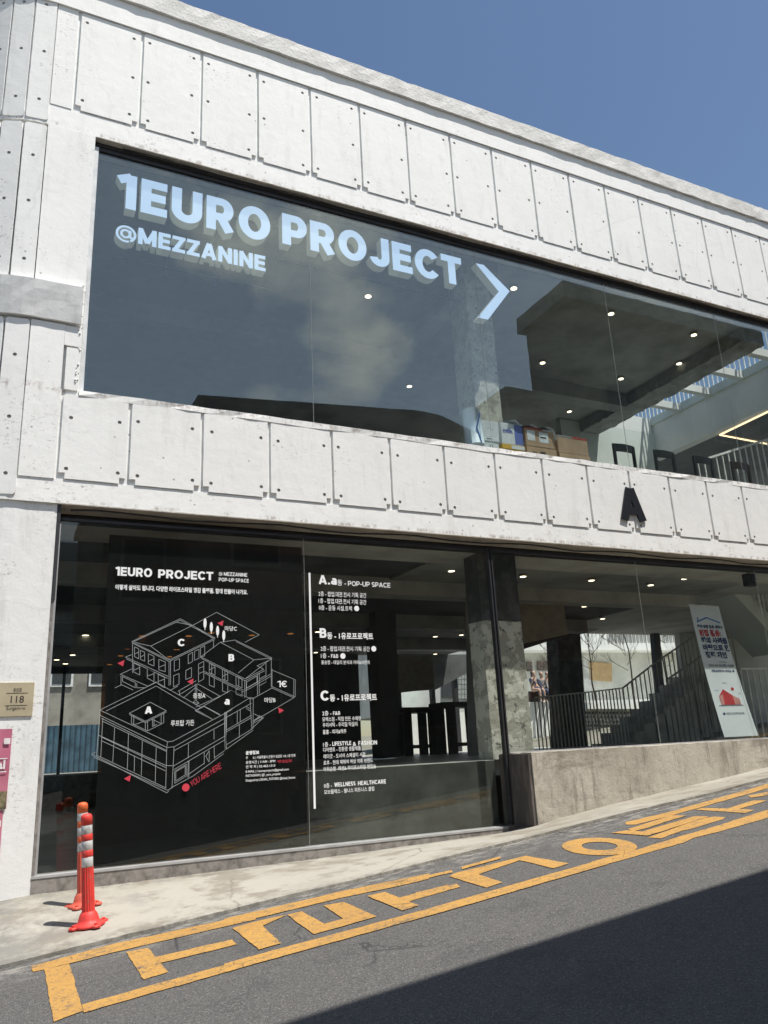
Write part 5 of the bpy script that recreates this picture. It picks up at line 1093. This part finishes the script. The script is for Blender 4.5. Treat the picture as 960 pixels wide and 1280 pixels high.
railing('steel_railing', 'short pale barred railing right of the tall banner', [(925, 836), (985, 836)], [(925, 938), (985, 938)], 1.6, 9, 'rail_steel', w_=.013)
STR = thing('courtyard_stairs', tuple(aY(800, 935, 7.3)), 'dark concrete stairs rising to the right inside the passage', 'stairs')
for i in range(9):
    x0, y0 = 782+i*12.2, 934-i*10.5
    mb = MB(); a = aY(x0, y0, 7.1); b = aY(x0+12.4, y0-10.5, 7.1); bz = max(1.41, a.z-1.2)
    mb.box(a.x, b.x+.03, 7.1, 8.3, bz, a.z+.17 if i else a.z+.10); mb.build('step', 'stair_concrete', STR)
# upper flight on the far right
SF = thing('upper_stair_flight', tuple(aY(935, 770, 3.4)), 'pale underside of a stair flight at the right edge of the lower window', 'stairs')
mb = MB(); pxprism(mb, [(904, 728), (918, 722), (985, 792), (985, 815)], 3.4, .9); mb.build('stringer', 'mint_wall', SF)
for i in range(9):
    x0 = 917+i*6.5; a = aY(x0, 724+i*6.8, 3.35); mb = MB(); mb.box(a.x-.011, a.x+.011, 3.33, 3.36, a.z, a.z+.55); mb.build('bar', 'rail_steel', SF)
# small black camera hung inside the glass
S = thing('security_camera', tuple(aY(938, 726, .35)), 'small black camera hanging inside the glass at the top right of the lower window', 'camera')
a = aY(931, 717, .35); b = aY(944, 733, .35)
mb = MB(); mb.box(a.x, b.x, .30, .42, b.z, a.z); mb.build('body', 'rubber', S, bevel=.01)
mb = MB(); c_ = Vector(((a.x+b.x)/2+.02, .30, (a.z+b.z)/2)); mb.tube([c_, c_+Vector((0, -.025, 0))], .035, 14); mb.build('lens', 'window_dark', S)
mb = MB(); mb.tube([(c_.x-.02, .36, a.z), (c_.x-.02, .36, 3.97)], .008, 6); mb.build('bracket', 'rubber', S)
# ---------------------------------------------------------------- tall banner
BY = .42
TB = thing('banner_stand', tuple(aY(925, 925, BY)), 'tall pale blue banner with navy and red korean lettering leaning behind the right lower window', 'banner')
q = [(905.5, 921.5), (948, 919.5), (905, 757), (868, 754.5)]
P4 = [aY(x_, y_, BY) for x_, y_ in q]
def bl(u, v, dy=0):
    p = P4[0].lerp(P4[1], u).lerp(P4[3].lerp(P4[2], u), v); return p+Vector((0, .03*math.sin(v*math.pi)+.10*v-dy, 0))
mb = MB(); n = 14; vs = [bl(i/3, j/n) for j in range(n+1) for i in range(4)]
fs = [(j*4+i, j*4+i+1, (j+1)*4+i+1, (j+1)*4+i) for j in range(n) for i in range(3)]
mb.add(vs, fs); mb.add([v+Vector((0, .003, 0)) for v in vs], [tuple(reversed(f)) for f in fs]); mb.build('cloth', 'banner_cloth', TB, smooth=True)
mb = MB(); mb.tube([bl(.0, 1)+Vector((0, .01, .0)), bl(1, 1)+Vector((0, .01, 0))], .014, 8); mb.tube([bl(.5, 1)+Vector((0, .03, 0)), bl(.5, .0)+Vector((0, .12, 0))], .012, 8); mb.build('pole', 'rail_steel', TB)
mb = MB(); p_ = bl(.5, 0); mb.box(p_.x-.16, p_.x+.16, BY+.02, BY+.30, 1.47-.062, p_.z+.0); mb.build('foot', 'rail_dark', TB)
def bpoly(pts, m, nm): 
    mb = MB(); mb.add([bl(u, v, .004) for u, v in pts], [tuple(range(len(pts)))]); mb.build(nm, m, TB)
def btext(body, u0, u1, v, h, m, off=.03, capy=.75):
    vs, fs, wid = text2d(body, off); mb = MB(); s_ = (u1-u0)/wid; mb.add([bl(u0+x_*s_, v+y_*h/capy, .004) for x_, y_ in vs], fs); mb.build('text_line', m, TB)
# (u across, v up)
def bline(a, b, wd, m, nm='printed_line'):
    d = math.hypot((b[0]-a[0]), (b[1]-a[1])*4.2); nx_, nv_ = -(b[1]-a[1])*4.2/d*wd, (b[0]-a[0])/d*wd/4.2
    bpoly([(a[0]+nx_, a[1]+nv_), (b[0]+nx_, b[1]+nv_), (b[0]-nx_, b[1]-nv_), (a[0]-nx_, a[1]-nv_)], m, nm)
bline((.12, .868), (.47, .905), .022, 'print_blue'); bline((.47, .905), (.90, .868), .022, 'print_blue'); bline((.17, .87), (.17, .905), .02, 'print_blue')
btext('해외 빈집 활용 세미나', .10, .93, .825, .020, 'print_navy', .05)
btext('빈집 활용:', .12, .82, .765, .040, 'print_red', .05); btext('해외 사례를', .12, .96, .708, .038, 'print_navy', .05)
btext('바탕으로 한', .12, .98, .652, .038, 'print_navy', .05); btext('정책 제언', .14, .82, .596, .038, 'print_navy', .05)
bline((.5, .560), (.75, .560), .008, 'print_grey'); btext('2025.04.08.(화) 10:00', .15, .95, .525, .018, 'print_grey', .03); btext('대한상공회의소 회의실 1층', .20, .92, .485, .014, 'print_navy', .04)
bpoly([(.2, .235), (.2, .30), (.38, .345), (.38, .235)], 'print_pink', 'printed_house'); bpoly([(.2, .30), (.38, .352), (.62, .305), (.62, .235), (.55, .235), (.55, .28), (.38, .30), (.28, .28), (.28, .235), (.2, .235)][:5]+[(.3, .235)], 'print_red', 'printed_house')
bpoly([(.62, .235), (.62, .305), (.8, .28), (.8, .235)], 'print_pink', 'printed_house'); bline((.12, .230), (.86, .230), .008, 'print_navy')
bpoly([(.68+.05*math.cos(t_*.6), .355+.012*math.sin(t_*.6)) for t_ in range(10)], 'print_red', 'printed_sun')
bline((.12, .345), (.26, .345), .006, 'print_blue'); bline((.42, .40), (.56, .40), .006, 'print_blue'); bline((.82, .32), (.9, .32), .006, 'print_blue')
bpoly([(.20+.035*math.cos(t_*.6), .170+.009*math.sin(t_*.6)) for t_ in range(10)], 'print_navy', 'printed_emblem'); btext('대한국토주택포럼', .26, .80, .163, .014, 'print_grey', .02)
# ---------------------------------------------------------------- people sitting on the courtyard ledge
def person(x, y, z, face, top_m, leg_m, label, lean=0, hand=False, long_hair=False, skirt=False):
    S = thing('person', (x, y, z), label, 'person', 'people sitting in the courtyard')
    rot = Matrix.Rotation(face, 4, 'Z')
    def W(p): return rot @ Vector(p) + Vector((x, y, z))
    def skin(name, chain, edges, m, rootv=0):
        me = bpy.data.meshes.new(name); me.from_pydata([W(c[0]) for c in chain], edges, [])
        o = bpy.data.objects.new('t', me); COL.objects.link(o); md = o.modifiers.new('s', 'SKIN'); o.modifiers.new('d', 'SUBSURF').levels = 1
        for i, c in enumerate(chain): me.skin_vertices[0].data[i].radius = (c[1], c[1]*(c[2] if len(c) > 2 else 1)); me.skin_vertices[0].data[i].use_root = (i == rootv)
        dg = bpy.context.evaluated_depsgraph_get(); r = bpy.data.meshes.new_from_object(o.evaluated_get(dg)); bpy.data.objects.remove(o)
        r.transform(Matrix.Translation(-Vector((x, y, z)))); r.materials.clear(); r.materials.append(M[m]); r.name = name
        r.polygons.foreach_set('use_smooth', [True]*len(r.polygons))
        ob = bpy.data.objects.new(name, r); COL.objects.link(ob); ob.parent = S; return ob
    # seat height 0; facing -Y in local space; feet hang below
    hx = .03 if lean else 0
    hp = (-.10, -.26, .66) if hand else (-.17, -.36, .12)
    ch = [((0, 0, .10), .12), ((0, .0, .30), .105), ((hx, -.02, .48), .12), ((hx, -.03, .56), .055), ((hx, -.05, .66), .07), ((hx, -.06, .74), .085), ((hx, -.05, .82), .05),
          ((-.17, -.02, .50), .048), ((-.22, -.10, .28), .038), (hp, .026), ((.17, -.02, .50), .048), ((.22, -.10, .28), .038), ((.15, -.36, .12), .026),
          ((-.09, -.05, .06), .085), ((-.11, -.42, .06), .06), ((-.12, -.44, -.36), .038), ((-.12, -.54, -.40), .03),
          ((.09, -.05, .06), .085), ((.11, -.42, .06), .06), ((.12, -.44, -.36), .038), ((.12, -.54, -.40), .03)]
    ed = [(0, 1), (1, 2), (2, 3), (3, 4), (4, 5), (5, 6), (2, 7), (7, 8), (8, 9), (2, 10), (10, 11), (11, 12), (0, 13), (13, 14), (14, 15), (15, 16), (0, 17), (17, 18), (18, 19), (19, 20)]
    skin('body', ch, ed, 'skin')
    skin('shirt', [((0, 0, .12), .135), ((0, 0, .32), .12), ((hx, -.02, .50), .135), ((-.17, -.02, .50), .062), ((-.215, -.09, .30), .052), ((.17, -.02, .50), .062), ((.215, -.09, .30), .052), ((.16, -.30, .15), .038)], [(0, 1), (1, 2), (2, 3), (3, 4), (2, 5), (5, 6), (6, 7)], top_m)
    if skirt: skin('skirt', [((0, 0, .08), .15), ((0, -.22, .07), .16, .7), ((0, -.40, .06), .15, .6)], [(0, 1), (1, 2)], leg_m)
    else: skin('trousers', [((0, 0, .08), .14), ((-.09, -.06, .06), .10), ((-.11, -.42, .06), .072), ((-.12, -.44, -.30), .052), ((.09, -.06, .06), .10), ((.11, -.42, .06), .072), ((.12, -.44, -.30), .052)], [(0, 1), (1, 2), (2, 3), (0, 4), (4, 5), (5, 6)], leg_m)
    hc = [((hx, -.03, .80), .085), ((hx, .015, .74), .095), ((hx, .03, .64), .06)]
    if long_hair: hc += [((hx, .05, .50), .07), ((hx, .05, .38), .045)]
    skin('hair', hc, [(i, i+1) for i in range(len(hc)-1)], 'hair')
    mb = MB()
    for sx in (-.12, .12): mb.box(*(0, 0, 0, 0, 0, 0)) if False else None
    for sx in (-.12, .12):
        c = W((sx, -.48, -.42)); mb.lathe([(.055, 0), (.06, .03), (.03, .07)], c, 8)
    mb.build('shoe', 'sock_white', S)
    return S
ps = [aY(673.5, 864, 18.2), aY(683, 865, 18.2), aY(692, 865, 18.2)]
SZ = 1.0
person(ps[0].x, 18.5, ps[0].z, .15, 'cloth_navy', 'cloth_navy', 'person in a navy top with bare shins sitting leftmost on the ledge', hand=True, long_hair=True, skirt=True)
person(ps[1].x, 18.5, ps[1].z, -.25, 'cloth_grey', 'cloth_denim', 'person in grey top and denim sitting between the two others on the ledge', lean=1)
person(ps[2].x, 18.5, ps[2].z, -.35, 'cloth_brown', 'cloth_navy', 'person in a brown top with raised hand sitting nearest the dark column', hand=True)
# ---------------------------------------------------------------- bare courtyard trees
def tree(px_, py_, Y, hgt, label, seed):
    rnd = random.Random(seed); p = aY(px_, py_, Y); S = thing('bare_tree', (p.x, Y, 1.36), label, 'tree', 'bare young trees in the courtyard')
    mb = MB(); h0 = p.z; pts = [Vector((p.x+rnd.uniform(-.04, .04)*i, Y, 1.36+(h0+hgt-1.36)*i/6)) for i in range(7)]
    mb.tube(pts, [.045-.005*i for i in range(7)], 6); mb.build('trunk', 'bark', S)
    mb = MB()
    def grow(a, d, l, r, k_):
        b = a+d*l; mb.tube([a, b], [r, r*.6], 4, False)
        if k_ > 0:
            for _ in range(3):
                d2 = (d+Vector((rnd.uniform(-.7, .7), rnd.uniform(-.7, .7), rnd.uniform(.0, .5)))).normalized(); grow(a.lerp(b, rnd.uniform(.5, 1)), d2, l*.65, r*.6, k_-1)
    for i in range(9):
        a = pts[0].lerp(pts[6], rnd.uniform(.45, 1)); grow(a, Vector((rnd.uniform(-1, 1), rnd.uniform(-1, 1), rnd.uniform(.5, 1.2))).normalized(), .6, .014, 3)
    mb.build('branches', 'bark', S); return S
tree(743, 865, 16.2, 2.6, 'thin bare tree in front of the tan notice board', 1); tree(693, 865, 16.6, 2.2, 'thin bare tree in front of the seated people', 2); tree(790, 850, 15.6, 2.8, 'thin bare tree just left of the dark courtyard mullion', 3); tree(835, 850, 14.5, 3.0, 'densely branched bare tree beside the courtyard stairs', 4)

# ---------------------------------------------------------------- the far side of the street (casts the shadow, shows in the glass)
def windows(S, x0, x1, dx, z0s, Y, w_, h_, m='window_dark'):
    x_ = x0
    while x_ < x1:
        for z0 in z0s:
            mb = MB(); mb.box(x_-.06, x_+w_+.06, Y, Y+.05, z0-.06, z0+h_+.06); f_ = mb.build('window', 'beam_grey', S)
            mb = MB(); mb.box(x_, x_+w_, Y+.051, Y+.07, z0, z0+h_); mb.build('pane', m, f_)
        x_ += dx
H = thing('street_house', (8, -9, 0), 'low flat roofed house across the street mirrored along the foot of the upper window', 'house')
OT = 8.50
mb = MB(); mb.box(3.5, 9.9, -12, -6.55, -.5, OT-.25); mb.build('wall', 'dark_render', H)
mb = MB(); mb.prism([(3.3, -6.28, OT-.25), (10.1, -6.28, OT-.25), (10.1, -6.28, OT+.02), (8.9, -6.28, OT+.40), (8.2, -6.28, OT+.42), (3.3, -6.28, OT+.02)], (0, -5.9, 0)); mb.build('roof', 'dark_render', H)
windows(H, 4.1, 9.3, 1.9, (2.0, 5.2), -6.55, .9, 1.3)
H = thing('corner_house', (2.6, -11, 0), 'grey rendered house on the corner across the street behind the viewer', 'house')
mb = MB(); mb.box(1.9, 3.49, -14, -8.35, -.5, 7.4); mb.build('wall', 'dark_render', H); mb = MB(); mb.box(1.8, 3.48, -14.1, -8.2, 7.4, 7.6); mb.build('roof', 'dark_render', H)
windows(H, 2.3, 2.7, 1, (2.0, 4.8), -8.35, .8, 1.2)
H = thing('tall_house', (19, -12, 0), 'tall grey apartment house with thick flat eave mirrored in the upper window', 'building')
mb = MB(); mb.box(15.55, 27, -11.2, -9.2, 0, 14.9); mb.build('wall', 'dark_render', H)
mb = MB(); mb.box(15.25, 27.5, -11.3, -8.76, 14.9, 15.45); mb.build('roof', 'beam_grey', H)
mb = MB(); mb.box(14.1, 15.53, -12.6, -10.7, 0, 12.5); mb.build('stair_tower', 'dark_render', H)
windows(H, 16.8, 26, 2.3, (7.0, 11.0), -9.2, 1.3, 1.7)
H = thing('far_house', (11.5, -14, 0), 'brown gabled house between the low house and the tall one across the street', 'house')
mb = MB(); mb.box(10.4, 14.3, -14, -8.0, 0, 8.0); mb.build('wall', 'brick_red', H)
mb = MB(); mb.prism([(10.1, -7.7, 8.0), (14.5, -7.7, 8.0), (12.3, -7.7, 9.1)], (0, -6.6, 0)); mb.build('roof', 'dark_render', H)
windows(H, 11, 14, 1.7, (2.2, 5.4), -8.0, .9, 1.3)
H = thing('distant_block', (-2, -42, -1), 'distant flat roofed block at the end of the side street', 'building')
mb = MB(); mb.box(-4, 4.6, -50, -40, -2, 14); mb.build('wall', 'grey_render', H); windows(H, -3, 4, 2, (3, 6.5, 10), -40, 1, 1.5)
print('objects', len(bpy.data.objects), 'tris', sum(len(o.data.polygons) for o in bpy.data.objects if o.type == 'MESH'))
